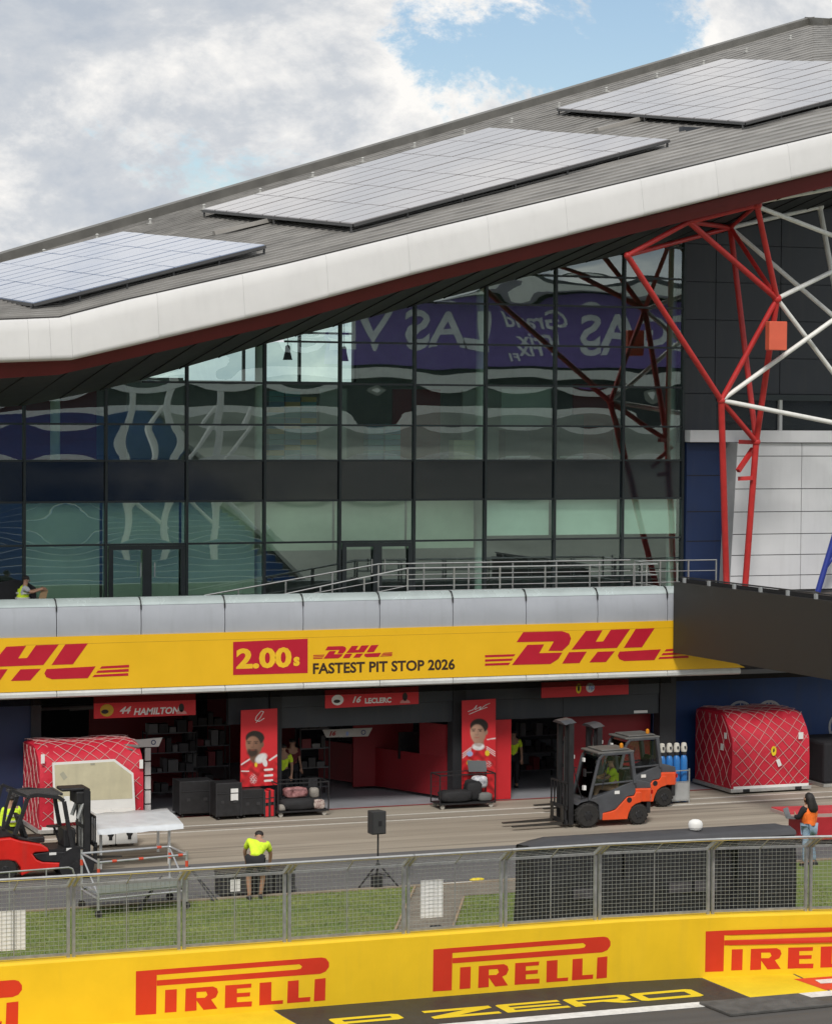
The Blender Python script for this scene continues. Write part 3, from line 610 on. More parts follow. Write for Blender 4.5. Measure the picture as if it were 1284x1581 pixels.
# ================================================================== GARAGES
gfl = M('garage_floor', (.34, .35, .38), .35, 0, .12, 1.2)
MB().box(16.0, 46, 68.97, 81.5, -.03, .004).build('garage_floor', gfl, B)
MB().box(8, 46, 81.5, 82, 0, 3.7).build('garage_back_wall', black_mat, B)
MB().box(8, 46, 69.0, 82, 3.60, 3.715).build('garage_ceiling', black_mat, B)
pil = M('pillar_dark', (.022, .024, .028), .6)
for xa, xb in ((22.55, 22.9), (28.1, 28.5), (34.75, 35.28), (15.75, 16.02)): MB().box(xa, xb, 69.02, 69.45, 0, 3.6).build('pillar', pil, B)
for k, (xa, xb) in enumerate(((22.9, 28.1), (28.5, 31.6), (31.6, 34.74))):
    MB().box(xa+.008, xb-.008, 69.08, 69.3, 2.34, 2.92).build('shutter_box', anthr, B)
    MB().box(xa+.008, xb-.008, 69.05, 69.3, 2.93, 3.59).build('header_panel', anthr, B)
MB().box(21.35, 22.53, 69.07, 69.3, 2.5, 3.59).build('header_panel', anthr, B)
dpl = M('garage_red', (.22, .008, .014), .5, 0, .1, 1)
MB().box(31.9, 34.72, 69.6, 69.7, 0, 2.33).build('red_partition', dpl, B)
MB().box(26.2, 28.1, 72.2, 72.3, 0.1, 2.3).build('red_partition', dpl, B)
MB().prism([(25.9, 74.5, .1), (28.05, 69.5, .1), (28.05, 69.5, 1.25), (25.9, 74.5, 1.25)], (.12, 0, 0)).build('red_partition', dpl, B)
MB().prism([(27.6, 70.4, 1.25), (28.05, 69.5, 1.25), (28.05, 69.5, 2.2), (27.6, 70.4, 2.2)], (.12, 0, 0)).build('red_partition', dpl, B)
MB().box(23.6, 25.7, 78.5, 78.6, .1, 2.4).build('red_partition', dpl, B)
MB().box(25.3, 26.0, 77, 77.1, .1, 2.4).build('red_partition', dpl, B)
MB().box(18.5, 21.3, 73.5, 73.6, .1, 2.6).build('red_partition', dpl, B)
MB().box(29.3, 29.92, 69.0, 69.06, .02, 2.34).build('red_partition', red_pl, B)
MB().box(22.9, 24.0, 72.4, 72.5, 0, 2.3).build('dark_partition', anthr, B)
# side garages with blue shutters
MB().box(8, 15.75, 69.1, 69.3, 0, 3.6).build('blue_shutter', M('blue_shutter_paint', (.012, .026, .075), .55, 0, .15, 1), B)
SH = MB().box(35.3, 46, 70.6, 70.75, 0, 3.6).build('blue_shutter', navy, B)
em = MB()
def ring(mb, cx, cz, r0, r1, y, n=40, a0=0, a1=360):
    for k in range(n):
        t0, t1 = R(a0+(a1-a0)*k/n), R(a0+(a1-a0)*(k+1)/n)
        mb.prism([(cx+r0*math.cos(t0), y, cz+r0*math.sin(t0)), (cx+r1*math.cos(t0), y, cz+r1*math.sin(t0)), (cx+r1*math.cos(t1), y, cz+r1*math.sin(t1)), (cx+r0*math.cos(t1), y, cz+r0*math.sin(t1))], (0, -.004, 0))
c1 = at(1142, 1107, 70.59); c2 = at(1187, 1106, 70.59); c3 = at(1301, 1122, 70.59)
rad = .50
for c in (c1, c2): ring(em, c.x, c.z, rad-.075, rad, 70.595)
for k in range(10):
    t = R(18*k); em.prism([(c2.x+(rad-.15)*math.cos(t), 70.595, c2.z+(rad-.15)*math.sin(t)), (c2.x+(rad-.07)*math.cos(t-.05), 70.595, c2.z+(rad-.07)*math.sin(t-.05)), (c2.x+(rad-.07)*math.cos(t+.09), 70.595, c2.z+(rad-.07)*math.sin(t+.09)), (c2.x+(rad-.15)*math.cos(t+.09), 70.595, c2.z+(rad-.15)*math.sin(t+.09))], (0, -.004, 0))
for t in (60, 90, 120): em.prism([(c1.x+.01, 70.595, c1.z), (c1.x+(rad-.07)*math.cos(R(t)), 70.595, c1.z+(rad-.07)*math.sin(R(t))), (c1.x+(rad-.07)*math.cos(R(t))+.03, 70.595, c1.z+(rad-.07)*math.sin(R(t)))], (0, -.004, 0))
ring(em, c3.x, c3.z, .44, .52, 70.595)
em.build('emblem', M('emblem_grey', (.42, .44, .46), .5), SH)
MB().box(33.9, 34.35, 69.045, 69.05, 2.37, 2.45).build('name_plate', white_p, B)
# ducts and gear under the ceiling of the open bay
for k in range(4): MB().tube((16.3+.9*k, 70.2+.4*k, 3.0-.08*k), (20.4, 70.6+.5*k, 3.0-.05*k), .05, 8).build('pipe', M('pipe_grey', (.10,.10,.105), .5), B)
for k in range(9): MB().tube((30.05+.14*k, 71.3+.12*k, .05), (30.02+.13*k, 71.3+.1*k, 2.3), .012, 6).build('pole', M('pole_tan', (.25,.21,.15), .6), B)
# ================================================================== STEEL TRUSS
def truss_nodes():
    return dict(A=at(1168,316,64.8), B=at(1063,342,64.8), C=at(968,394,64.8), D=at(1127,351,68.6), E=at(1199,461,66.2), F=at(1113,618,66.8), G=at(1167,682,67.6), b1=at(1123,902,68.3), b2=at(1147,904,68.3), K=at(1265,319,69.4))
T_ = truss_nodes()
TR = thing('red_truss', 'red tubular steel roof support with splayed legs beside the glass', 'truss', tuple(T_['b1']), world=True)
for a, b, r in (('C','B',.075),('B','A',.08),('C','D',.07),('B','D',.07),('A','D',.06),('C','F',.085),('B','E',.085),('D','E',.07),('D','G',.085),('A','E',.085),('E','F',.08),('E','G',.09),('F','G',.08),('F','b1',.095),('G','b2',.095)):
    MB().tube(T_[a], T_[b] - Vector((0,0,.9 if b[0]=='b' else 0)), r, 12).build('strut', red_steel, TR, smooth=True)
for k, r in (('A',.15),('C',.1),('D',.12),('E',.14),('F',.12),('G',.13)): MB().ell(T_[k], r, r, r, 12, 8).build('node', red_steel, TR, smooth='all')
for (a, b) in (((1140,682),(1166,683)), ((1162,693),(1139,727)), ((1139,739),(1162,738))): MB().bar(at(*a, 67.9), at(*b, 67.65), .12).build('bracket', red_steel, TR)
bx = at(1181, 496, 66.0); by = at(1208, 541, 66.0)
tag(MB().box(bx.x, by.x, 65.75, 66.0, by.z, bx.z).build('control_box', M('box_orange_red', (.72, .13, .07), .5, 0, .06, 3), None, bevel=.02), 'orange-red rectangular box fixed on the red truss', 'box')
WT_ = thing('white_truss', 'white tubular steel braces crossing behind the red truss', 'truss', tuple(T_['K']), world=True)
def ext(p, q, k=2.2): return p + (q-p)*k
for a, b, Yb in ((T_['E'], (1284,419), 67.0), (T_['D'], (1284,486), 67.6), (T_['A']+Vector((.12,.3,0)), (1284,363), 66.4), (T_['E'], (1284,573), 66.9), (T_['F'], (1284,495), 66.2), (T_['F'], (1284,652), 67.2), (T_['A']+Vector((.1,.2,.1)), (1284,290), 64.9), (T_['D'], (1265,319), 69.4)):
    q = at(*b, Yb); MB().tube(a, ext(a, q, 1.0 if b[0] == 1265 else 1.6), .07, 12).build('brace', white_steel, WT_, smooth=True)
q = at(1284, 423, 69); MB().tube(T_['K'], ext(T_['K'], q, 2), .08, 12).build('brace', white_steel, WT_, smooth=True)
MB().ell(T_['K'], .13, .13, .13).build('node', white_steel, WT_, smooth='all')
MB().tube(T_['K'], T_['K'] + Vector((.25, .3, 2.2)), .08, 12).build('brace', white_steel, WT_, smooth=True)
tag(MB().tube(at(1262,914,69), at(1290,820,69), .09, 12).tube(at(1272,880,69), at(1292,850,69), .06, 12).build('blue_strut', M('blue_steel', (.02, .04, .28), .4), None, smooth=True), 'short blue steel strut before the light grey wall', 'strut')
# ================================================================== LED SCREEN WALL
SC = thing('display_board', 'blank charcoal display board jutting out over the pit lane', 'screen', (34.5, 63, 4.3), world=True)
scm = M('led_face', (.030, .029, .027), .55, 0, .12, 4, .25, 90)
MB().prism([(34.30, 67.32, 4.32), (34.70, 59.0, 4.32), (34.70, 59.0, 6.38), (34.30, 67.32, 6.38)], (.25, 0, 0)).build('screen_face', scm, SC)
for k in range(6):
    t = (k+.3)/6; p = Vector((34.42, 67.32, 6.38)).lerp(Vector((34.82, 59, 6.38)), t); MB().bar(p, p + Vector((0, 0, .14)), .09, .10).build('cap_post', M('cap_post_grey', (.35,.37,.38), .5), SC)
MB().bar((34.46, 67.2, 6.44), (34.86, 59.1, 6.44), .04, .11).build('cap_rail', black_mat, SC)
MB().bar((34.5, 67.3, 6.525), (34.9, 59.0, 6.525), .12, .03).build('cap_strip', black_pl, SC)
PD = thing('podium_deck', 'dark deck slab behind the charcoal display board', 'deck', (40, 64, 4.3), world=True)
MB().box(34.98, 46, 66.3, 67.4, 4.6, 5.5).build('deck', black_mat, PD)
# ================================================================== TERRACE RAILINGS
def railing(label, pts, posts, hs, group='steel railings on the terrace'):
    T = thing('terrace_railing', label, 'railing', tuple(pts[0]), group=group, world=True)
    for h in hs:
        mb = MB(); mb.path([Vector(p) + Vector((0,0,h)) for p in pts], .022 if h == hs[-1] else .014, 8); mb.build('rail', rail_steel, T, smooth=True)
    for p in posts: MB().bar(Vector(p), Vector(p) + Vector((0,0,hs[-1]+.02)), .045, .03).build('post', rail_steel, T)
fz = 5.85
xF = at(629, 880, 68.3).x; xR = at(1105, 880, 69.8).x
railing('front horizontal steel railing of the terrace ramp landing', [(xF, 68.3, fz), (34.25, 68.3, fz), (34.25, 69.8, fz), (xR, 69.8, fz)], [(xF+.0+1.42*k, 68.3, fz) for k in range(7)] + [(34.25, 69.0, fz), (34.25, 69.8, fz), (35.1, 69.8, fz), (36.05, 69.8, fz), (xR, 69.8, fz)], (.35, .68, 1.0))
x2 = at(584, 875, 69.6).x
railing('rear horizontal steel railing of the terrace ramp landing', [(x2, 69.6, fz+.05), (34.0, 69.6, fz+.05)], [(x2+1.4*k, 69.6, fz) for k in range(7)], (.35, .68, 1.0))
railing('front sloping steel handrail going down the terrace ramp', [(xF, 68.32, fz), (xF-4.4, 68.32, fz-.80)], [(xF-1.3*k, 68.32, fz-.24*k) for k in range(1, 4)], (.5, 1.0))
railing('rear sloping steel handrail going down the terrace ramp', [(x2, 69.6, fz+.05), (x2-5.2, 69.6, fz-.75)], [(x2-1.4*k, 69.6, fz-.2*k) for k in range(1, 4)], (.5, 1.0))
# ================================================================== COUNTRY BEHIND, STAND OPPOSITE (seen through and in the glass)
hm = MB(); n = 90; sc = []
for k in range(n):
    x = -200 + 8*k; h = 12.5 + 3.2*math.sin(k*.31) + 1.8*math.sin(k*.83+1) + RNG.uniform(-.9, .9)
    sc.append([(x, 420, -.05), (x, 425, h*.7), (x, 432, h), (x, 450, h*.8), (x, 470, -.05)])
struct('hills', hm.loft(sc, False), M('far_wood', (.045, .075, .03), .9, 0, .5, .08, 1.0, .3))
GS = thing('grandstand', 'blue-seated grandstand opposite seen mirrored in the green glass', 'grandstand', (50, -12, 0), world=True)
con = M('stand_concrete', (.36, .37, .34), .85, 0, .15, .5)
seat_m = M('seat_blue', (.02, .085, .27), .5, 0, .15, .4)
mb = MB(); se = MB(); sg = MB()
for k in range(26):
    y0 = 12 - k*1.35; z = .6 + k*.40
    if -6 < y0 < 6: xa = 6
    else: xa = -20
    mb.box(xa, 130, y0-1.35, y0, -.04, z); se.box(xa+.5, 45, y0-.95, y0-.55, z+.001, z+.42); None
mb.build('terracing', con, GS); tag(se.build('seat_rows', seat_m, GS), kind='stuff'); sg.prism([(45.2, 12.0, 1.3), (45.2, -23.1, 11.7), (45.2, -23.1, 11.3), (45.2, 12.0, .9)], (84, 0, 0)).build('reflection_sheet', M('reflection_sheet_grey', (.33,.35,.30), .8, 0, .25, .15), GS)  # added smooth sheet over the rows, shaped for the reflection in the glass
MB().box(-20, 130, -24.0, -23.2, 0, 20.5).build('rear_wall', M('stand_dark', (.05,.055,.06), .8), GS)
for z in (7.4, 11.0, 13.6): MB().box(30, 130, -22.6 + (13.6-z)*2.6, -22.4 + (13.6-z)*2.6, z-.15, z+.65).build('parapet', white_steel, GS)
for k in range(7):
    x = 36.6 + 2.6*k
    MB().tube((x, 2, 0), (x+.6, 2, 13), .24, 12).build('column', white_steel, GS, smooth=True)
    MB().tube((x+.3, 2, 6.5), (x+3.0, 1.5, 11.5), .16, 8).tube((x+.3, 2, 8), (x+3.2, 1.5, 4.5), .16, 8).build('brace', white_steel, GS, smooth=True)
    if k == 2: break
BN = thing('race_banner', 'long purple race banner with pale lettering mirrored in the glass', 'banner', (75, -23, 14.6), world=True)
MB().box(57.5, 125, -23.15, -23.0, 14.5, 19.4).build('cloth', M('banner_purple', (.22, .14, .46), .6), BN)
blet = M('banner_letter', (.85, .86, .92), .6)
def bt(txt, size, x0, z0, shear=0, bold=.03):     # reads left to right for someone facing the stand, so X runs backwards
    text(txt, size, lambda x, y: (x0 - x, -22.98, z0 + y), shear, bold).build('lettering', blet, BN)
bt('LAS VEGAS', 3.9, 69.4, 15.7, 0, .08); bt('VEGAS', 3.9, 87.6, 15.7, 0, .08); bt('LAS', 3.9, 97.5, 15.7, 0, .08)
bt('Grand', 1.9, 75.2, 17.3, .3, .04); bt('Prix', 1.9, 74.6, 15.5, .3, .04); bt('F1', 1.0, 71.6, 15.0, .3, .04)
MB().box(57, 130, -23.3, -20.5, 19.6, 20.1).build('stand_eave', white_steel, GS)
# ================================================================== PEOPLE
skin_m = M('skin', (.42, .24, .16), .6, 0, .06, 8); skin_d = M('skin_dark', (.17, .09, .06), .6, 0, .06, 8)
lime = M('lime_fabric', (.66, .93, .035), .75, 0, .16, 9, .9, 13); org_f = M('orange_fabric', (.95, .17, .02), .75, 0, .16, 9, .9, 13)
blk_f = M('black_fabric', (.016, .016, .02), .85, 0, .2, 9, .3, 40); jean_f = M('jeans_fabric', (.26, .36, .48), .8, 0, .2, 12, .3, 40)
hair_m = M('hair_dark', (.012, .009, .008), .5, 0, .3, 30, .5, 90, ); shoe_m = M('shoe', (.02, .02, .022), .6); tape = M('reflective_tape', (.75, .76, .72), .3, .3, .05, 4)
def skin_obj(name, V, E_, Rad, mat, parent, root=0, sub=1):
    me = bpy.data.meshes.new(name); me.from_pydata([tuple(v) for v in V], E_, [])
    o = bpy.data.objects.new(name, me); C.objects.link(o)
    md = o.modifiers.new('skin', 'SKIN'); md.use_smooth_shade = True; md.branch_smoothing = .3
    for i, r in enumerate(Rad):
        sv = me.skin_vertices[0].data[i]; sv.radius = (r, r) if not isinstance(r, tuple) else r; sv.use_root = (i == root)
    s = o.modifiers.new('sub', 'SUBSURF'); s.levels = sub; s.render_levels = sub
    dg = bpy.context.evaluated_depsgraph_get(); nm = bpy.data.meshes.new_from_object(o.evaluated_get(dg)); bpy.data.objects.remove(o)
    for p in nm.polygons: p.use_smooth = True
    nm.name = name; nm.materials.clear(); nm.materials.append(mat)
    o = bpy.data.objects.new(name, nm); C.objects.link(o); o.parent = parent; return o
STAND = dict(pelvis=(0,0,.96), spine=(0,0,1.15), chest=(0,0,1.36), neck=(0,.01,1.50), head=(0,.03,1.62), crown=(0,.02,1.71),
             sl=(-.19,0,1.42), el=(-.25,-.02,1.14), wl=(-.26,.07,.90), hl=(-.26,.10,.82), sr=(.19,0,1.42), er=(.25,-.02,1.14), wr=(.26,.07,.90), hr=(.26,.10,.82),
             pl=(-.10,0,.90), kl=(-.11,.03,.50), al=(-.11,-.01,.09), tl=(-.12,.14,.045), pr=(.10,0,.90), kr=(.11,.03,.50), ar=(.11,-.01,.09), tr=(.12,.14,.045))
RAD = dict(pelvis=.135, spine=.125, chest=.14, neck=.058, head=.088, crown=.065, sl=.07, el=.046, wl=.034, hl=.038, sr=.07, er=.046, wr=.034, hr=.038, pl=.095, kl=.064, al=.045, tl=.04, pr=.095, kr=.064, ar=.045, tr=.04)
BONES = [('pelvis','spine'),('spine','chest'),('chest','neck'),('neck','head'),('head','crown'),('chest','sl'),('sl','el'),('el','wl'),('wl','hl'),('chest','sr'),('sr','er'),('er','wr'),('wr','hr'),('pelvis','pl'),('pl','kl'),('kl','al'),('al','tl'),('pelvis','pr'),('pr','kr'),('kr','ar'),('ar','tr')]
def sub_skin(name, J, names, mat, parent, grow, root, trim=None):
    J = dict(J)
    if trim: J.update(trim)
    bones = [(a, b) for a, b in BONES if a in names and b in names]
    return skin_obj(name, [J[k] for k in names], [(names.index(a), names.index(b)) for a, b in bones], [RAD[k] + grow for k in names], mat, parent, names.index(root))
def lerp3(a, b, t): return tuple(a[i] + (b[i]-a[i])*t for i in range(3))
def person(label, loc, rz, J, top, bottom, shorts=False, sleeves='short', vest=None, skin=skin_m, hair='short', scale=1.0, legs=True, cap=None):
    J = {**STAND, **J}
    P = thing('person', label, 'person', loc, rz); P.scale = (scale,)*3
    names = [k for k in STAND]; V = [J[k] for k in names]; E_ = [(names.index(a), names.index(b)) for a, b in BONES]; Rd = [RAD[k] for k in names]
    for s in 'lr':                                    # five fingers per hand
        h = Vector(J['h'+s]); d = (h - Vector(J['w'+s])).normalized(); side = d.cross(Vector((0,1,0)))
        if side.length < .1: side = Vector((1,0,0))
        side.normalize(); nrm_ = side.cross(d)
        for k, (off, ln) in enumerate(((-.03,.06),(-.012,.085),(.008,.09),(.027,.075))):
            b0 = len(V); V.append(tuple(h + side*off + d*.04)); V.append(tuple(h + side*off + d*(.04+ln) + nrm_*.02)); Rd += [.011, .008]; E_ += [(names.index('h'+s), b0), (b0, b0+1)]
        b0 = len(V); sg = 1 if s == 'l' else -1; V.append(tuple(h + side*(.045*sg) + d*.005)); V.append(tuple(h + side*(.065*sg) + d*.045)); Rd += [.013, .009]; E_ += [(names.index('h'+s), b0), (b0, b0+1)]
    body = skin_obj('body', V, E_, Rd, skin, P, 0)
    hd, ck = Vector(J['head']), Vector(J['crown']); upv = (ck - Vector(J['neck'])).normalized(); fwd = Vector(J.get('face', (0,1,0))); fwd = (fwd - upv*fwd.dot(upv)).normalized(); rt = fwd.cross(upv)
    fc = MB()
    for s in (-1, 1): fc.ell(hd + fwd*.082 + rt*(.032*s) + upv*.015, .012, .012, .008, 6, 4)
    fc.ell(hd + fwd*.086 - upv*.05, .022, .010, .006, 8, 4); tag(fc.build('face_features', M('lips_eyes', (.10,.035,.03), .5), P), kind='stuff')
    MB().ell(hd + fwd*.097 - upv*.012, .013, .016, .022, 8, 6).ell(hd + rt*.092 - fwd*.005, .012, .022, .032, 8, 6).ell(hd - rt*.092 - fwd*.005, .012, .022, .032, 8, 6).build('nose_and_ears', skin, P, smooth='all')['kind'] = 'stuff'
    hb = MB()
    if hair == 'short': hb.ell(hd + upv*.045 - fwd*.018, .100, .105, .085, 14, 8, -15, 90); hb.build('hair', hair_m, P, smooth='all')
    elif hair == 'long':
        sec = []
        for t, w_, dpt in ((0,.03,.03),(.03,.085,.085),(.09,.108,.11),(.16,.115,.115),(.26,.125,.10),(.36,.15,.085),(.44,.13,.06),(.49,.05,.03)):
            c = ck + upv*.055 - upv*t - fwd*(.03 + .10*min(1, t/.45)); sec.append([c + rt*(w_*math.cos(2*math.pi*k/14)) + fwd*(dpt*math.sin(2*math.pi*k/14)) for k in range(14)])
        hb.loft(sec, True, True).build('hair', hair_m, P, smooth='all')
    tn = ['pelvis','spine','chest','sl','el','sr','er']
    tr = {'el': lerp3(J['sl'], J['el'], .8), 'er': lerp3(J['sr'], J['er'], .8)}
    if sleeves == 'long': tn = ['pelvis','spine','chest','sl','el','wl','sr','er','wr']; tr = {}
    if sleeves == 'none': tn = ['pelvis','spine','chest','sl','sr']; tr = {}
    sub_skin('shirt', J, tn, top, P, .022, 'spine', tr)
    if vest:
        sub_skin('vest', J, ['pelvis','spine','chest','sl','sr'], vest, P, .060, 'spine', {'pelvis': lerp3(J['spine'], J['pelvis'], .9)})
        if vest is lime:
            for z in (.40, .75): 
                c = lerp3(J['pelvis'], J['chest'], z); MB().lathe([(.186,-.022),(.205,-.022),(.205,.022),(.186,.022)], c, 18).build('reflective_band', tape, P, smooth=True)
    if legs:
        ln = ['pelvis','pl','kl','pr','kr'] if shorts else ['pelvis','pl','kl','al','pr','kr','ar']
        sub_skin('shorts' if shorts else 'trousers', J, ln, bottom, P, .022 if shorts else .010, 'pelvis', {'pelvis': lerp3(J['pelvis'], J['spine'], -.25), **({'kl': lerp3(J['pl'],J['kl'],.85), 'kr': lerp3(J['pr'],J['kr'],.85)} if shorts else {})})
        for s in 'lr':
            a, t = Vector(J['a'+s]), Vector(J['t'+s]); dd = t - a; dd.z = 0; dd.normalize(); sd_ = Vector((-dd.y, dd.x, 0)); sec = []
            for u, w_, h in ((-.09,.03,.05),(-.05,.045,.10),(.04,.045,.10),(.12,.05,.075),(.19,.04,.05),(.215,.015,.03)):
                c = Vector((a.x, a.y, 0)) + dd*u; z0 = a.z - .088
                sec.append([c + sd_*w_ + Vector((0,0,z0)), c + sd_*w_*.9 + Vector((0,0,z0+h*.7)), c + Vector((0,0,z0+h)), c - sd_*w_*.9 + Vector((0,0,z0+h*.7)), c - sd_*w_ + Vector((0,0,z0))])
            MB().loft(sec, True, True).build('shoe', shoe_m, P, smooth=True)
    return P
# bending man seen from behind, working on crates
bp_ = gp(393, 1388)
person('man in lime shirt and black shorts bending over crates behind the fence', (bp_.x, bp_.y, 0), R(-8), dict(pelvis=(-.02,-.16,.92), spine=(.04,-.02,1.06), chest=(.10,.16,1.18), neck=(.15,.32,1.27), head=(.17,.43,1.31), crown=(.18,.50,1.36), sl=(-.10,.17,1.27), sr=(.31,.15,1.18), el=(-.17,.33,1.0), wl=(-.12,.45,.80), hl=(-.10,.50,.73), er=(.40,.25,.94), wr=(.40,.36,.72), hr=(.40,.41,.65),
    pl=(-.12,-.16,.86), pr=(.09,-.16,.86), kl=(-.15,-.08,.46), al=(-.13,-.10,.09), tl=(-.14,.06,.045), kr=(.18,-.02,.46), ar=(.14,.02,.09), tr=(.15,.17,.045), face=(0,.3,-.7)), lime, blk_f, shorts=True, scale=1.05)
# person in orange vest with laptop, seen from behind
op = gp(1248, 1337)
WM = person('long-haired person in orange vest and jeans holding a laptop, back turned', (op.x, op.y, 0), R(18), dict(el=(-.27,.10,1.16), wl=(-.16,.30,1.18), hl=(-.10,.36,1.20), er=(.27,.06,1.16), wr=(.16,.28,1.12), hr=(.1,.34,1.14), kl=(-.13,.0,.5), al=(-.16,-.02,.09), kr=(.15,.04,.5), ar=(.22,.02,.09), head=(-.02,.05,1.62), crown=(-.03,.03,1.71)), blk_f, jean_f, sleeves='long', vest=org_f, hair='long', scale=1.04)
LT = thing('laptop', 'open grey laptop held by the person in orange vest', 'laptop', (op.x-.30, op.y+.28, 1.17), R(40))
MB().box(-.17,.17,-.12,.12,0,.015).build('base', M('laptop_grey', (.20,.21,.22), .4, .4), LT); MB().prism([(-.17,.12,.015),(.17,.12,.015),(.17,.20,.24),(-.17,.20,.24)], (0,.012,0)).build('lid', MATS['laptop_grey'], LT)
# worker standing by the red forklift
vp_ = at(17, 1285, 62.9)
person('worker in yellow hi-vis jacket standing behind the red forklift', (vp_.x, 62.9, 0), R(190), dict(wl=(-.14,.22,1.02), hl=(-.08,.27,1.03)), lime, blk_f, sleeves='long', vest=lime)
# person sitting on the terrace
tp = at(36, 915, 69.3)
person('person in lime vest sitting on the terrace holding a cardboard sheet', (tp.x, 69.3, 5.45), R(-100), dict(pelvis=(0,-.05,.55), spine=(0,-.03,.74), chest=(0,.02,.94), neck=(0,.05,1.08), head=(0,.08,1.19), crown=(0,.07,1.28), sl=(-.19,.02,1.0), sr=(.19,.02,1.0), el=(-.22,.20,.86), wl=(-.17,.42,.93), hl=(-.15,.5,.94), er=(.22,.20,.86), wr=(.17,.42,.93), hr=(.15,.5,.94), pl=(-.1,-.02,.52), pr=(.1,-.02,.52), kl=(-.13,.40,.66), al=(-.13,.45,.50), tl=(-.13,.6,.46), kr=(.13,.40,.66), ar=(.13,.45,.50), tr=(.13,.6,.46)), M('tee_grey', (.45,.47,.5), .8), blk_f, vest=lime)
cbx = MB(); cp = at(61, 908, 69.2); cbx.prism([(cp.x-.10, 69.1, 5.95), (cp.x+.12, 69.1, 6.0), (cp.x+.22, 69.1, 6.38), (cp.x+.02, 69.1, 6.36)], (0, .03, 0))
tag(cbx.build('cardboard_sheet', M('cardboard', (.36,.24,.13), .8), None), 'brown cardboard sheet held on the terrace by the seated person', 'cardboard')
cvb = at(18, 900, 69.7); mb = MB(); sc = []
for k in range(9):
    x = cvb.x - 1.6 + .28*k; hgt = .72 + .06*math.sin(k*1.3) - (.12 if k in (0, 8) else 0)
    sc.append([(x, 69.5, 5.86), (x+.03*math.sin(k*2), 69.47, 5.86+hgt*.5), (x, 69.55, 5.86+hgt), (x, 70.05, 5.86+hgt-.03), (x, 70.15, 5.86)])
tag(mb.loft(sc, True, True).build('covered_equipment', blk_f, None, smooth=True), 'equipment under a black cover on the left of the terrace', 'cover')
# workers inside the garages
gpn = at(437, 1215, 70.2)
person('worker in lime shirt half hidden behind the left portrait banner', (gpn.x, 70.2, .004), R(150), {}, lime, blk_f, hair='short')
gpn = at(796, 1215, 71.2)
person('worker in lime vest just inside the right garage doorway', (gpn.x-.1, 71.2, .004), R(160), {}, lime, blk_f, hair='short')
gpn = at(448, 1215, 71.0)
person('team member in dark clothes behind the left banner', (gpn.x+.15, 71.3, .004), R(190), {}, M('maroon_cloth', (.12,.015,.02), .8), blk_f)

# ================================================================== FORKLIFTS
cab_g = M('cab_grey', (.075, .080, .090), .5, .1, .2, 3, .1, 40, streak=.25)
fl_or = M('forklift_orange', (.78, .085, .018), .38, 0, .10, 3, coat=.3, streak=.22)
fl_rd = M('forklift_red', (.66, .018, .012), .35, 0, .10, 3, coat=.3, streak=.18)
cabgl = glass('cab_glass', (.93, .95, .95), -.02)
def wheel(T, x, y, r, w, hub):
    o = MB().lathe([(r*.55,-w/2),(r*.86,-w/2),(r*.97,-w/2+.03),(r,-w/4),(r,w/4),(r*.97,w/2-.03),(r*.86,w/2),(r*.55,w/2)], (x,y,r), 28, 'y').build('wheel', rubber, T, smooth=True)
    tr_ = MB()
    for k in range(16):
        t = 2*math.pi*k/16; tr_.bar((x+r*math.cos(t), y-w/2+.02, r+r*math.sin(t)), (x+r*math.cos(t+.14), y+w/2-.02, r+r*math.sin(t+.14)), .05, .02, (math.cos(t),0,math.sin(t)))
    tr_.build('tread', rubber, o)
    MB().lathe([(.02,-w/2-.005),(r*.3,-w/2-.012),(r*.5,-w/2+.02),(r*.54,-w/2+.03),(r*.54,w/2-.03),(r*.3,w/2+.012),(.02,w/2+.005)], (x,y,r), 20, 'y').build('rim', hub, o, smooth=True)
    bl = MB()
    for k in range(6): t = 2*math.pi*k/6; bl.tube((x+r*.34*math.cos(t), y-w/2-.03, r+r*.34*math.sin(t)), (x+r*.34*math.cos(t), y+w/2+.03, r+r*.34*math.sin(t)), .016, 6)
    bl.build('wheel_nut', black_pl, o)
def side(mb, pts, y0, y1): return mb.prism([(x, y0, z) for x, z in pts], (0, y1-y0, 0))
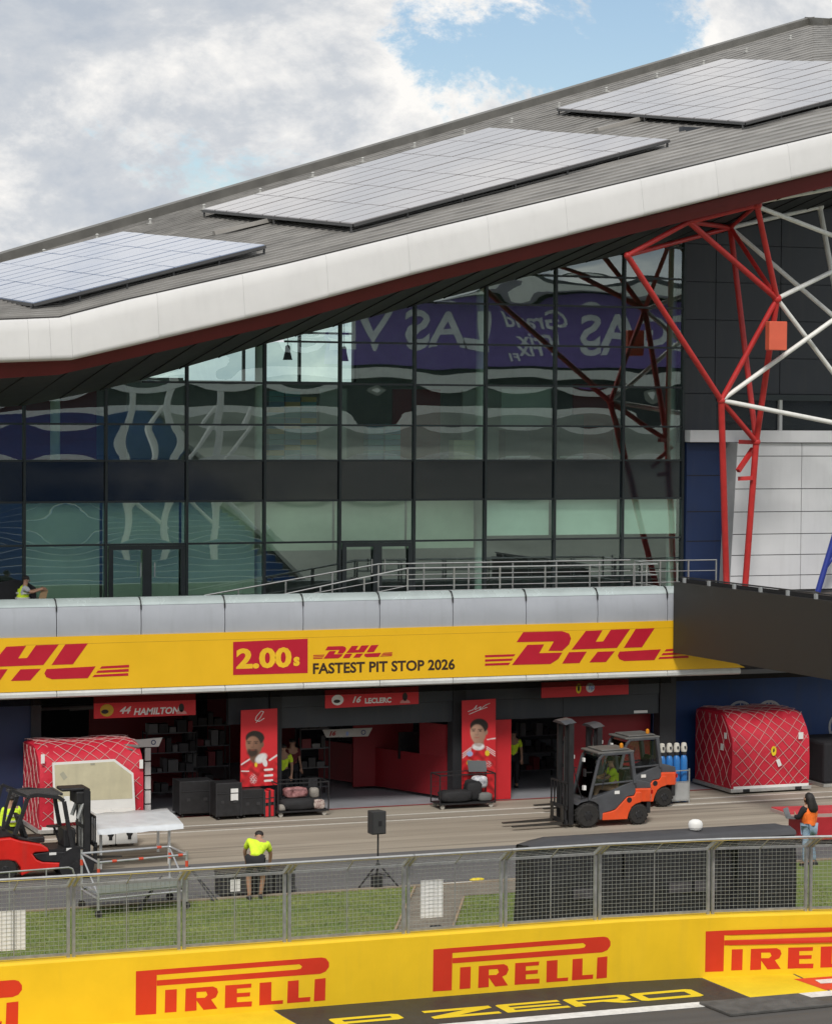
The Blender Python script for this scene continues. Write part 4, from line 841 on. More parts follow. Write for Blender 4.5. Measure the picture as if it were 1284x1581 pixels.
def mast(T, x, h, wdt, fork_z, fork_l, top_arch=True):
    for s in (-1, 1):
        MB().box(x-.07, x+.07, s*wdt-.05, s*wdt+.05, .08, h).build('mast_rail', black_pl, T)
        MB().box(x+.02, x+.12, s*(wdt-.12)-.035, s*(wdt-.12)+.035, .12, h-.08).build('mast_rail', black_pl, T)
        MB().tube((x-.05, s*(wdt-.2), .2), (x-.05, s*(wdt-.2), h*.85), .035, 8).build('lift_cylinder', steel, T, smooth=True)
    MB().box(x-.06, x+.08, -wdt, wdt, h-.10, h).box(x-.10, x-.06, -wdt, wdt, h*.55, h*.55+.09).build('mast_crossbar', black_pl, T)
    if top_arch: MB().prism([(x-.14,-wdt-.06,h+.02),(x-.14,wdt+.06,h+.02),(x-.10,wdt*.5,h+.10),(x-.10,-wdt*.5,h+.10)], (.34,0,-.05)).build('mast_cap', cab_g, T)
    ch = MB(); ch.tube((x+.02,-.06,.5),(x+.02,-.06,h-.1),.012,6).tube((x+.02,.06,.5),(x+.02,.06,h-.1),.012,6).tube((x-.02,.18,.6),(x-.02,.18,h-.1),.018,6).build('chain', black_mat, T)
    fx = x + .16
    MB().box(fx, fx+.05, -.52, .52, fork_z+.02, fork_z+.14).box(fx, fx+.05, -.52, .52, fork_z+.42, fork_z+.52).box(fx, fx+.05, -.45, -.38, fork_z+.1, fork_z+.45).box(fx, fx+.05, .38, .45, fork_z+.1, fork_z+.45).build('carriage', black_pl, T)
    bk = MB()
    for y in (-.5,-.3,-.1,.1,.3,.5): bk.box(fx, fx+.035, y-.02, y+.02, fork_z+.5, fork_z+1.15)
    bk.box(fx+.001, fx+.036, -.52, .52, fork_z+1.12, fork_z+1.17); bk.build('load_backrest', black_pl, T)
    for y in (-.33, .33):
        MB().box(fx+.05, fx+.10, y-.06, y+.06, fork_z, fork_z+.5).prism([(fx+.05,y-.06,fork_z),(fx+fork_l,y-.05,fork_z),(fx+fork_l,y-.05,fork_z+.03),(fx+.10,y-.06,fork_z+.07),(fx+.05,y-.06,fork_z+.07)], (0,.12,0)).build('fork', M('fork_steel', (.06,.055,.05), .5, .5, .3, 5), T)
def forklift_orange(label, loc, rz, mh=2.84):
    # local frame: front = +x, front axle at x = 0
    T = thing('forklift', label, 'forklift', loc, rz, group='orange and grey cab forklifts in the pit lane')
    for s in (-1, 1):
        wheel(T, 0, s*.50, .335, .24, black_pl); wheel(T, -1.55, s*.46, .285, .20, black_pl)
    W = .56
    X = lambda pts: [(-x, z) for x, z in pts]
    side(MB(), X([(-.30,.62),(-.22,.70),(.10,.76),(.16,.80),(.62,.92),(1.05,1.10),(1.42,1.22),(1.45,.92),(1.38,.82),(1.19,.80),(.84,.47),(.71,.43),(.47,.38),(.44,.20),(.36,.20),(.34,.60),(.2,.70),(0,.74),(-.2,.69)]), -W, W).build('body', cab_g, T, bevel=.02)
    side(MB(), X([(.45,.37),(.45,.18),(1.20,.17),(1.24,.33),(1.33,.50),(1.45,.58),(1.62,.62),(1.62,.90),(1.45,.90),(1.40,.80),(1.19,.78),(.84,.45),(.71,.41)]), -W-.012, W+.012).build('side_skirt', fl_or, T, bevel=.02)
    cw = MB(); cw.prism([(-1.42,-.5,.62),(-1.42,.5,.62),(-1.95,.46,.60),(-2.06,.30,.60),(-2.06,-.30,.60),(-1.95,-.46,.60)], (0,0,.37)).build('counterweight', fl_or, T, bevel=.03)
    MB().prism([(-1.85,-.44,.28),(-1.85,.44,.28),(-1.98,.40,.28),(-2.03,.26,.28),(-2.03,-.26,.28),(-1.98,-.40,.28)], (0,0,.32)).build('rear_bumper', black_pl, T, bevel=.02)
    side(MB(), X([(1.10,1.02),(1.44,1.25),(1.98,1.12),(2.0,.98),(1.40,.92)]), -.40, .40).build('engine_cover', cab_g, T, bevel=.02)
    for s in (-1, 1):
        MB().tube((-1.25, s*(W+.01), .70), (-1.25, s*(W+.02), .70), .075, 16).build('filler_port', black_mat, T)
        p = [(-.06,.74),(-.34,1.84),(-.46,1.97)]
        fr = MB()
        for (a, b) in zip(p[:-1], p[1:]): fr.bar((a[0], s*.53, a[1]), (b[0], s*.53, b[1]), .07, .07)
        fr.bar((-.46,s*.53,1.97),(-1.28,s*.53,1.99),.07,.07); fr.bar((-1.30,s*.53,2.0),(-1.42,s*.53,1.15),.10,.16); fr.bar((-.16,s*.545,1.16),(-1.38,s*.545,1.22),.04,.05)
        fr.build('cab_pillar', cab_g, T, bevel=.012)
        MB().prism([(-.20,s*.55,1.19),(-1.30,s*.55,1.24),(-1.24,s*.55,1.92),(-.45,s*.55,1.92)], (0,.006*s,0)).build('side_window', cabgl, T)
        MB().box(-.95,-.80,s*(W+.016),s*(W+.02),.88,.97).build('decal', white_p, T)
    MB().prism([(-.30,-.56,1.98),(-.30,.56,1.98),(-1.40,.55,2.0),(-1.40,-.55,2.0)], (0,0,.055)).prism([(-.45,-.46,2.045),(-.45,.46,2.045),(-1.3,.45,2.06),(-1.3,-.45,2.06)], (0,0,.04)).build('cab_roof', M('cab_roof_grey', (.13,.13,.125), .5, 0, .2, 3), T, bevel=.02)
    MB().prism([(-.10,-.5,.80),(-.10,.5,.80),(-.38,.5,1.90),(-.38,-.5,1.90)], (.006,0,0)).build('windscreen', cabgl, T)
    MB().box(-1.2,-.75,-.25,.25,.80,.92).prism([(-1.1,-.24,.92),(-1.1,.24,.92),(-1.28,.22,1.45),(-1.28,-.22,1.45)], (-.10,0,0)).build('seat', black_pl, T, bevel=.03)
    MB().bar((-.30,0,.75),(-.48,0,1.12),.05).lathe([(.14,-.012),(.17,-.012),(.17,.012),(.14,.012)], (-.50,0,1.14), 18).build('steering_wheel', black_pl, T)
    MB().box(-.40,-.02,-.5,.5,.36,.74).build('floor_plate', black_pl, T)
    for s in (-1, 1):
        MB().bar((-.15,s*.50,1.50),(.10,s*.52,1.50),.025).box(.06,.10,s*.52-.06,s*.52+.06,1.40,1.60).build('mirror', black_pl, T)
        MB().box(.02,.10,s*.46-.05,s*.46+.05,1.02,1.14).build('headlight', white_p, T)
    MB().lathe([(.05,2.10),(.055,2.12),(.05,2.20),(.02,2.23)], (-1.15,.25,0), 12).build('beacon', M('beacon_amber', (.75,.28,.02), .3), T, smooth=True)
    for s in (-1, 1):
        MB().box(-2.075,-2.045,s*.30-.06,s*.30+.06,.80,.90).build('tail_light', M('tail_red', (.45,.01,.01), .3), T)
        MB().path([(.05,s*.30,.75),(.22,s*.28,1.3),(.34,s*.24,1.9),(.38,s*.22,min(2.3, mh-.15))], .016, 6).build('hydraulic_hose', black_mat, T)
        MB().bar((-.42,s*.575,1.05),(-.60,s*.575,1.75),.018).build('grab_rail', black_pl, T)
        MB().box(-1.90,-1.62,s*.475-.004,s*.475+.004,.72,.82).build('lettering_plate', white_p, T) if False else None
        MB().box(.0,.05,s*.34-.05,s*.34+.05,1.78,1.88).build('work_light', white_p, T)
    MB().box(-2.07,-2.062,-.16,.16,.70,.78).build('rear_plate', M('plate_yellow', (.75,.6,.05), .5), T)
    mast(T, .42, mh, .36, .09, 1.55)
    return T
p1 = gp(905, 1278); fk = forklift_orange('orange and grey forklift with a lime-shirted driver, forks pointing left', (p1.x, p1.y+.50, .004), math.pi)
p2 = gp(1023, 1246); forklift_orange('orange and grey forklift behind the driven one, cab empty', (p2.x-1.55, p2.y+.48, .004), math.pi, 2.36)
SITD = dict(pelvis=(0,-.05,.50), spine=(0,-.06,.68), chest=(0,-.02,.90), neck=(0,.03,1.04), head=(0,.07,1.15), crown=(0,.07,1.24), sl=(-.20,-.01,.96), sr=(.20,-.01,.96), el=(-.25,.16,.76), wl=(-.12,.36,.74), hl=(-.08,.42,.75), er=(.25,.16,.76), wr=(.12,.36,.74), hr=(.08,.42,.75), pl=(-.1,0,.47), pr=(.1,0,.47), kl=(-.14,.40,.50), al=(-.13,.52,.12), tl=(-.13,.66,.08), kr=(.14,.40,.50), ar=(.13,.52,.12), tr=(.13,.66,.08))
person('driver in bright lime shirt seated in the front orange forklift', (p1.x+.88, p1.y+.24, .52), R(75), SITD, lime, M('khaki', (.17,.12,.07), .8), sleeves='short', skin=skin_m, scale=1.06)
# red forklift, front = +x
p3 = gp(117, 1356)
T = thing('forklift', 'red forklift with black open cab at the left edge, facing right', 'forklift', (p3.x, p3.y+.5, .004), 0)
for s in (-1, 1): wheel(T, 0, s*.48, .33, .24, black_pl); wheel(T, -1.72, s*.46, .29, .2, black_pl)
def zq(X_, Y_): return ((X_-1000)/515., (1335+(1000-X_)*.07-Y_)/548.)
rp_ = [zq(*q) for q in [(-160,860),(0,830),(180,810),(300,850),(560,890),(640,940),(660,985),(480,1000),(450,1020),(500,1090),(570,1120),(860,1130),(855,1185),(420,1260),(310,1310),(300,1200),(240,1120),(150,1105),(0,1110),(-90,1140),(-130,1230),(-200,1230),(-220,950)]]
side(MB(), rp_, -.58, .58).build('body', fl_rd, T, bevel=.035)
side(MB(), [zq(*q) for q in [(455,1020),(660,990),(870,990),(900,1010),(880,1125),(580,1115),(505,1085)]], -.585, .585).build('side_panel', black_pl, T, bevel=.015)
side(MB(), [zq(*q) for q in [(-160,850),(-140,720),(120,705),(200,770),(560,885),(300,845),(180,805)]], -.45, .45).build('engine_hood', black_pl, T, bevel=.02)
MB().box(-.67,-.50,-.590,-.586,.60,.66).build('decal', white_p, T)
for s in (-1, 1):
    fr = MB(); q = [zq(*t) for t in [(230,780),(330,500),(390,300),(420,262),(520,245),(780,270),(850,320),(890,560),(960,960)]]
    for a, b in zip(q[:-1], q[1:]): fr.bar((a[0], s*.50, a[1]), (b[0], s*.50, b[1]), .07, .10)
    fr.build('cab_pillar', black_pl, T, bevel=.012)
    q = [zq(*t) for t in [(60,200),(0,420),(-40,700)]]; f2 = MB()
    for a, b in zip(q[:-1], q[1:]): f2.bar((a[0]+.25, s*.48, a[1]), (b[0]+.25, s*.48, b[1]), .06, .07)
    f2.bar((q[0][0]+.25, s*.48, q[0][1]), (-1.15, s*.50, 2.0), .06, .07); f2.build('rear_pillar', black_pl, T)
    MB().lathe([(.36,-.13),(.43,-.13),(.43,.13),(.36,.13)], (0, s*.48, .33), 24, 'y').build('mudguard', black_pl, T)
rg = MB()
for k in range(7): y = -.5 + k/6; rg.bar((-1.45, y, 2.06), (-.35, y, 2.04), .04, .03)
rg.bar((-1.45,-.52,2.06),(-1.45,.52,2.06),.06).bar((-.35,-.52,2.04),(-.35,.52,2.04),.06).build('guard_roof', M('guard_grey', (.07,.07,.072), .5), T)
MB().box(-1.15,-.70,-.26,.26,.85,1.0).prism([(-1.1,-.25,1.0),(-1.1,.25,1.0),(-1.28,.22,1.55),(-1.28,-.22,1.55)], (-.1,0,0)).build('seat', black_pl, T, bevel=.03)
MB().bar((-.28,0,.8),(-.42,0,1.18),.05).lathe([(.14,-.012),(.17,-.012),(.17,.012),(.14,.012)], (-.44,0,1.2), 18).build('steering_wheel', black_pl, T)
MB().box(-.65,-.02,-.5,.5,.36,.72).build('floor_plate', black_pl, T); MB().box(-.25,.05,-.3,.3,.72,1.15).build('dashboard', black_pl, T, bevel=.02)
MB().box(-.25,-.12,-.60,-.55,.62,.74).build('marker_light', white_p, T); MB().box(-.30,-.16,-.53,-.47,1.86,1.98).build('work_light', white_p, T)
MB().box(.05,.35,-.35,.35,1.75,2.05).box(-.3,.3,-.28,.28,2.06,2.14).build('mast_head', black_pl, T, bevel=.03)
mast(T, .30, 2.12, .36, .3, .9, False)
MB().tube((.1,-.3,1.4),(.32,-.3,2.0),.05,8).tube((.1,.3,1.4),(.32,.3,2.0),.05,8).build('tilt_cylinder', steel, T)

# ================================================================== NETTED CARGO UNITS
cov_r = M('cargo_cover_red', (.56, .016, .040), .55, 0, .14, 2.0, .5, 7); net_m = M('net_cord', (.55, .36, .34), .7, 0, .1, 5); alu = M('pallet_aluminium', (.55, .55, .53), .4, .6, .15, 4)
def cargo(label, x0, x1, y0, y1, h, sh, marks=True):
    T = thing('cargo_unit', label, 'cargo unit', ((x0+x1)/2, (y0+y1)/2, 0), group='red netted cargo units', world=True)
    prof = [(y0+.02,.16),(y0,.5),(y0-.02,1.0),(y0,sh),(y0+.16,sh+.28),(y0+.48,h-.06),(y0+.75,h),(y0+1.6,h+.01),(y1-.05,h-.03),(y1,h-.2),(y1+.02,.16)]
    n = 14; sec = []; r2 = random.Random(3)
    def S(u, p): x = x0+(x1-x0)*u; y, z = p; w_ = .018*math.sin(9*u+3*z)+.012*math.sin(23*u+5*y); return Vector((x, y+w_ if z < h-.1 else y, z + (w_ if z >= h-.1 else 0)))
    for i in range(n+1):
        u = i/n; ins = .05 if i in (0, n) else 0
        sec.append([S(u, (p[0], p[1] - (ins if p[1] > h-.3 else 0))) for p in prof])
    cvr = MB().loft(sec, True, True).build('cover', cov_r, T, smooth=True)
    # net: diagonal cords over the front, the shoulder, the top and the left flank
    d = [0.]
    for a, b in zip(prof[:-1], prof[1:]): d.append(d[-1] + math.dist(a, b))
    Lf = d[8]
    def FR(u, v):
        v = max(0, min(Lf, v)); k = max(i for i in range(9) if d[i] <= v+1e-9); k = min(k, 8); t = (v-d[k])/(d[k+1]-d[k]); p = (prof[k][0]+(prof[k+1][0]-prof[k][0])*t, prof[k][1]+(prof[k+1][1]-prof[k][1])*t)
        q = S(u, p); 
        return q + (Vector((0,-.016,0)) if v < d[3] else Vector((0,-.012,.012)) if v < d[6] else Vector((0,0,.016)))
    W_ = x1-x0; mb = MB(); st = .40
    for sg in (1, -1):
        k = -Lf
        while k < W_:
            pts = []
            for j in range(33):
                v = Lf*j/32; xx = k + v*1.0; xx += .05*math.sin(j*.45+k*5)
                if 0 <= xx <= W_: pts.append(FR(xx/W_ if sg > 0 else 1-xx/W_, v))
                elif len(pts) > 1: break
                else: pts = []
            if len(pts) > 1: mb.path(pts, .0085, 4)
            k += st
    Hs = h-.2; Ls = y1-y0
    def SD(yv, z): return Vector((x0-.016+.01*math.sin(6*z+3*yv), y0+max(0, yv), z))
    for sg in (1, -1):
        k = -Hs
        while k < Ls:
            pts = []
            for j in range(20):
                z = .2+(Hs-.1)*j/19; yy = k + (z-.2)*.7 + .04*math.sin(j*.9+k*3); yy2 = yy if sg > 0 else Ls-yy
                if .02 <= yy2 <= Ls-.02 and not (z > sh and yy2 < (z-sh)*.9): pts.append(SD(yy2, z))
                elif len(pts) > 1: break
                else: pts = []
            if len(pts) > 1: mb.path(pts, .0085, 4)
            k += st*1.1
    tag(mb.build('cargo_net', net_m, T), kind='stuff')
    pal = MB().box(x0-.06, x1+.06, y0-.07, y1+.06, .055, .16).build('pallet', alu, T, bevel=.01)
    for xx in (x0+.35, x1-.5): MB().box(xx, xx+.22, y0-.076, y0-.07, .06, .15).build('fork_slot', black_mat, pal)
    for xx in (x0+.15, (x0+x1)/2, x1-.3): MB().box(xx, xx+.14, y0+.05, y1-.05, .004, .055).build('skid', black_mat, pal)
    MB().box(x0+.05, x1-.02, y0-.035, y0-.02, .16, .23).build('base_strip', white_p, T)
    return T, S
ua, ub = gp(1129, 1228), gp(1261, 1223.6)
U1, S1 = cargo('red netted cargo unit standing by the blue shutter on the right', ua.x+.06, ub.x-.04, ua.y+.12, 70.1, 2.38, 1.62)
def patch(T, px, py, Y, w_, h, mat, name='tag', rot=0.):
    p = at(px, py, Y); c, s = math.cos(rot), math.sin(rot)
    MB().prism([(p.x + c*a - s*b, Y, p.z + s*a + c*b) for a, b in ((-w_/2,-h/2),(w_/2,-h/2),(w_/2,h/2),(-w_/2,h/2))], (0,-.006,0)).build(name, mat, T)
yf1 = ua.y + .12 - .05
patch(U1, 1236, 1136, yf1, .16, .20, white_p); patch(U1, 1202, 1178, yf1, .12, .22, white_p, rot=.4)
shield = M('shield_yellow', (.80, .60, .02), .5)
p = at(1194, 1159, yf1); MB().prism([(p.x+.09*math.cos(t), yf1, p.z+.13*math.sin(t) - (.03 if math.sin(t) < -.5 else 0)) for t in np.linspace(0, 6.283, 13)[:-1]], (0,-.006,0)).build('shield', shield, U1)
MB().prism([(p.x-.03, yf1-.008, p.z-.06), (p.x+.03, yf1-.008, p.z-.02), (p.x+.02, yf1-.008, p.z+.07), (p.x-.02, yf1-.008, p.z+.05)], (0,-.003,0)).build('shield_mark', black_pl, U1)
for (yy, zz, s_) in ((68.05, 1.62, .16), (68.25, 1.25, .18)): MB().box(U1.location.x - (ub.x-.04-ua.x-.06)/2 - .03, U1.location.x - (ub.x-.1-ua.x)/2 - .024, yy, yy+s_, zz, zz+s_*1.1).build('tag', white_p, U1)
ul, ur = at(62, 1157, 67.0), at(222, 1160, 67.0)
U2, S2 = cargo('red netted cargo unit behind the red forklift on the left', ul.x, ur.x, 67.05, 69.0, 2.36, 1.75)
patch(U2, 66, 1172, 66.98, .10, .24, white_p); patch(U2, 218, 1180, 66.98, .10, .24, white_p)
tag(MB().tube(at(160,1152,67.7)+Vector((0,0,.05)), at(215,1156,67.4)+Vector((0,0,.05)), .05, 8).tube(at(150,1150,67.9)+Vector((0,0,.04)), at(205,1160,67.3)+Vector((0,0,.03)), .03, 6).build('coiled_strap', M('strap_grey', (.16,.15,.14), .8), None), 'bundle of dark straps lying on top of the left red cargo unit', 'straps')
# cream panel leaning in front of the left unit
PB = thing('cream_board', 'cream board in a white frame with one corner cut off, leaning on the cargo', 'board', tuple(at(150, 1255, 66.7)), world=True)
yb_ = 66.72
def bpt(x, y): p = at(x, y, yb_); return (p.x, yb_, p.z)
co = [(81,1178),(177,1172.5),(206,1194),(209,1250),(206,1262),(84,1272)]; ci = [(84,1181.5),(176,1176),(203,1196.5),(204.5,1233),(86,1238)]
MB().prism([bpt(*q) for q in co], (0,.05,0)).build('frame', white_p, PB)
MB().prism([(x, y-.006, z) for x, y, z in [bpt(*q) for q in ci]], (0,.004,0)).build('panel', M('cream_panel', (.56,.52,.36), .55, 0, .10, 2, streak=.1), PB)
patch(PB, 98, 1198, yb_-.008, .12, .2, M('stain_grey', (.40,.39,.30), .7), 'sticker', .6); patch(PB, 143, 1180, yb_-.008, .12, .05, M('stain_grey2', (.35,.34,.27), .7), 'sticker')
# white T-shaped post with sign beside the unit
SG = thing('sign_post', 'white segmented post with a tapered white sign on top, inside the left bay', 'sign', tuple(at(228, 1255, 69.6)), world=True)
for k in range(5):
    a = at(223.5, 1155+22*k, 69.6); b = at(232, 1175+22*k, 69.6); MB().box(a.x, b.x, 69.55, 69.65, b.z+.015, a.z).build('segment', white_p, SG)
q = [at(x, y, 69.5) for x, y in ((203,1143),(251,1139),(245,1153),(215,1154))]; MB().prism([(v.x, 69.5, v.z) for v in q], (0,.05,0)).build('board', white_p, SG)
c = at(237, 1146.5, 69.49); mb = MB(); ring(mb, c.x, c.z, .045, .07, 69.495, 16); mb.build('emblem', M('emblem_blue', (.03,.06,.18), .5), SG)
# ================================================================== HANGING BANNERS AND PORTRAIT BOARDS
def hang(label, pts, Y, draw):
    q = [at(x, y, Y) for x, y in pts]; T = thing('hanging_banner', label, 'banner', tuple(q[0]), group='red banners at the garage fronts', world=True)
    MB().prism([(v.x, Y, v.z) for v in q], (0,.03,0)).build('cloth', red_pl, T); draw(T, Y-.004); return T
def tx(T, txt, px, py, size, Y, mat=white_p, shear=0., bold=.008, sx=1.0):
    b = at(px, py, Y); text(txt, size, lambda x, y: (b.x + x, Y, b.z + y), shear, bold, sx=sx).build('lettering', mat, T)
def blob(T, px, py, rx, rz, Y, mat, name='print', n=16, a0=0, a1=360):
    c = at(px, py, Y); MB().prism([(c.x + rx*math.cos(R(a0+(a1-a0)*k/n)), Y, c.z + rz*math.sin(R(a0+(a1-a0)*k/n))) for k in range(n if a1-a0 == 360 else n+1)], (0,-.002,0)).build(name, mat, T)
skp = M('print_skin', (.40,.23,.15), .6); skp2 = M('print_skin_dark', (.20,.10,.065), .6); dkp = M('print_dark', (.02,.018,.017), .6); bluep = M('print_blue', (.25,.35,.65), .6); pinkp = M('print_pink', (.62,.25,.24), .6)
def bust(T, px, py, Y, s=.5):
    blob(T, px, py, .055*s*2, .085*s*2, Y, dkp); blob(T, px, py+7*s*2, .11*s*2, .08*s*2, Y, pinkp, a0=0, a1=180)
hang('red name banner over the left bay with a yellow helmet print', [(145,1110),(302,1104),(302,1071),(145,1076)], 68.35, lambda T, Y: (blob(T,165,1097,.19,.17,Y,M('helmet_yellow',(.55,.40,.03),.5)), blob(T,162,1099,.10,.06,Y-.003,dkp), tx(T,'44',184,1102,.26,Y,shear=.35,sx=1.1), tx(T,'HAMILTON',206,1104,.25,Y,shear=.2), bust(T,280,1093,Y,.7)))
hang('red name banner over the middle bay with a white helmet print', [(502,1094),(646,1087),(646,1060),(502,1066)], 68.35, lambda T, Y: (blob(T,521,1081,.18,.15,Y,white_p), blob(T,520,1083,.10,.05,Y-.003,dkp), tx(T,'16',542,1085,.24,Y,shear=.35,sx=1.1), tx(T,'LECLERC',563,1086,.20,Y), bust(T,625,1076,Y,.7)))
def draw3(T, Y):
    blob(T, 893, 1063, .085, .15, Y, shield, 'shield'); blob(T, 893, 1063, .035, .09, Y-.003, dkp); blob(T, 911, 1062, .14, .14, Y, white_p, 'round_logo'); tx(T, 'hp', 908.0, 1064.5, .19, Y-.003, bluep, .2)
hang('plain red banner over the right bay with a shield and a round badge', [(836,1078),(970,1072),(970,1048),(836,1054)], 68.35, draw3)
def scribble(T, pts, Y, r=.011):
    MB().path([at(x, y, Y) for x, y in pts], r, 5).build('signature', white_p, T)
pm = bpy.data.materials.new('portrait_print'); pm.use_nodes = True
_at = pm.node_tree.nodes.new('ShaderNodeAttribute'); _at.attribute_name = 'print'; pm.node_tree.links.new(_at.outputs['Color'], pm.node_tree.nodes['Principled BSDF'].inputs['Base Color']); pm.node_tree.nodes['Principled BSDF'].inputs['Roughness'].default_value = .5
def portrait(T, Y, x0, x1, ytl, ytr, ybl, ybr, fn, nx=64, ny=150):
    U, V = np.meshgrid(np.linspace(0, 1, nx+1), np.linspace(0, 1, ny+1)); PXx = x0+(x1-x0)*U; PYy = (ytl+(ytr-ytl)*U)*(1-V) + (ybl+(ybr-ybl)*U)*V
    col = np.zeros(U.shape+(3,)) + np.array((.60,.022,.030)); fn(PXx, PYy, col)
    A_, B_, C_, D_ = at(x0,ytl,Y), at(x1,ytr,Y), at(x0,ybl,Y), at(x1,ybr,Y)
    vs = [tuple(A_.lerp(B_, u).lerp(C_.lerp(D_, u), v)) for u, v in zip(U.ravel(), V.ravel())]; w_ = nx+1
    mb = MB(); mb.v = [(x, Y, z) for x, y, z in vs]; mb.f = [(j*w_+i, (j+1)*w_+i, (j+1)*w_+i+1, j*w_+i+1) for j in range(ny) for i in range(nx)]
    o = mb.build('portrait_print', pm, T); ca = o.data.color_attributes.new('print', 'FLOAT_COLOR', 'POINT')
    ca.data.foreach_set('color', np.concatenate([col.reshape(-1,3), np.ones((col.shape[0]*col.shape[1],1))], 1).ravel())
def lay(col, m, c): 
    m = np.clip(m, 0, 1)[..., None]; col[:] = col*(1-m) + (np.array(c) if not isinstance(c, np.ndarray) else c)*m
def el(x, y, cx, cy, rx, ry, soft=.25, ang=0.):
    ca_, sa_ = math.cos(ang), math.sin(ang); dx, dy = (x-cx)*ca_+(y-cy)*sa_, -(x-cx)*sa_+(y-cy)*ca_
    d = np.sqrt((dx/rx)**2+(dy/ry)**2); return np.clip((1+soft/2-d)/soft, 0, 1)
def ln(x, y, ax, ay, bx, by, w_, soft=.6):
    t = np.clip(((x-ax)*(bx-ax)+(y-ay)*(by-ay))/((bx-ax)**2+(by-ay)**2), 0, 1); d = np.hypot(x-ax-t*(bx-ax), y-ay-t*(by-ay)); return np.clip((w_-d)/soft+.5, 0, 1)
def nz(x, y, s): return .5+.25*np.sin(x*s+2*np.sin(y*s*.7))+.25*np.sin(y*s*1.3+1.7*np.sin(x*s*.9+1))
def head(col, x, y, cx, cy, rx, ry, skin, turn, beard, hairc, hair_top):
    sh = np.clip(1.0 + .30*turn*(x-cx)/rx - .10*((y-cy)/ry), .45, 1.4)[..., None]
    lay(col, el(x, y, cx-turn*1.0, cy+ry*.95, rx*.62, ry*.55, .3), np.array(skin)*.62)
    lay(col, el(x, y, cx+rx*1.02*np.sign(-turn), cy+ry*.05, rx*.18, ry*.22, .5), np.array(skin)*.7)
    lay(col, el(x, y, cx, cy, rx, ry, .12), np.array(skin)*sh)
    lay(col, .35*el(x, y, cx+turn*rx*.35, cy-ry*.35, rx*.45, ry*.25, 1.4), np.array(skin)*1.5)
    f = cx+turn*rx*.18
    for s_ in (-1, 1):
        ex = f+s_*rx*.42; lay(col, .55*el(x, y, ex, cy-ry*.06, rx*.26, ry*.10, .9), np.array(skin)*.45)
        lay(col, .9*el(x, y, ex, cy-ry*.04, rx*.13, ry*.045, .6), (.03,.02,.018)); lay(col, .85*ln(x, y, ex-rx*.26, cy-ry*.17, ex+rx*.26, cy-ry*.19, .55, .7), (.03,.02,.015))
    lay(col, .45*ln(x, y, f-turn*rx*.10, cy-ry*.05, f-turn*rx*.16, cy+ry*.24, .7, 1.0), np.array(skin)*.5); lay(col, .5*el(x, y, f, cy+ry*.27, rx*.20, ry*.05, .9), np.array(skin)*.45)
    if beard: lay(col, .9*el(x, y, f, cy+ry*.66, rx*.66, ry*.36, .5)*(1-.9*el(x, y, f, cy+ry*.30, rx*.6, ry*.14, .5)), (.022,.015,.012))
    else: lay(col, .25*el(x, y, f, cy+ry*.60, rx*.7, ry*.42, .8), np.array(skin)*.4)
    lay(col, .8*el(x, y, f, cy+ry*.50, rx*.33, ry*.055, .7), np.array(skin)*np.array((.75,.45,.45)))
    h = el(x, y, cx-turn*rx*.12, cy-ry*.45, rx*1.13, ry*hair_top, .14)*(1-el(x, y, cx+turn*rx*.12, cy+ry*.22, rx*.92, ry*.80, .16)); lay(col, h, np.array(hairc)*(.6+.9*nz(x, y, 1.6))[..., None])
def suit(col, x, y, cx, top, hw, drop):
    m = np.clip((y-(top+drop*((x-cx)/hw)**2))/1.2+.5, 0, 1)*(np.abs(x-cx) < hw*1.6); lay(col, m, np.array((.52,.016,.022))*(.62+.75*nz(x, y, .38))[..., None]); return m
def draw_a(T, Y):
    def fn(x, y, c):
        suit(c, x, y, 400, 1163, 26, 14)
        for y0 in (1187, 1196, 1204): lay(c, ln(x, y, 409, y0+2, 420, y0+1, 1.6), (.75,.74,.73))
        lay(c, ln(x, y, 372, 1181, 386, 1172, 1.0), (.7,.7,.7)); lay(c, ln(x, y, 416, 1174, 428, 1166, 1.2), (.7,.7,.7)); lay(c, ln(x, y, 372, 1191, 384, 1191, .8), (.7,.7,.7))
        head(c, x, y, 392, 1148.5, 12.8, 20, (.24,.125,.08), -1, True, (.02,.015,.012), .55)
        lay(c, el(x, y, 403, 1171, 10, 6.5, .35, -.6), np.array((.74,.73,.73))*(.85+.2*nz(x, y, .5))[..., None]); lay(c, el(x, y, 409, 1178, 3.6, 6, .3, -.2), (.70,.69,.70))
        lay(c, el(x, y, 395, 1181, 2.2, 3.6, .4), (.75,.55,.03)); lay(c, .9*el(x, y, 391, 1203, 5, 7, .6)*(nz(x, y, 1.4) > .45), (.65,.5,.5))
    portrait(T, Y-.002, 372, 428, 1097, 1094, 1216, 1212, fn)
    scribble(T, [(395,1116),(402,1108),(407,1099),(403,1098),(396,1106),(394,1112),(400,1114),(408,1109)], Y-.006)
hang('tall red portrait banner of a bearded driver at the left pillar', [(371,1216),(428,1212),(428,1094),(372,1097)], 68.45, draw_a)
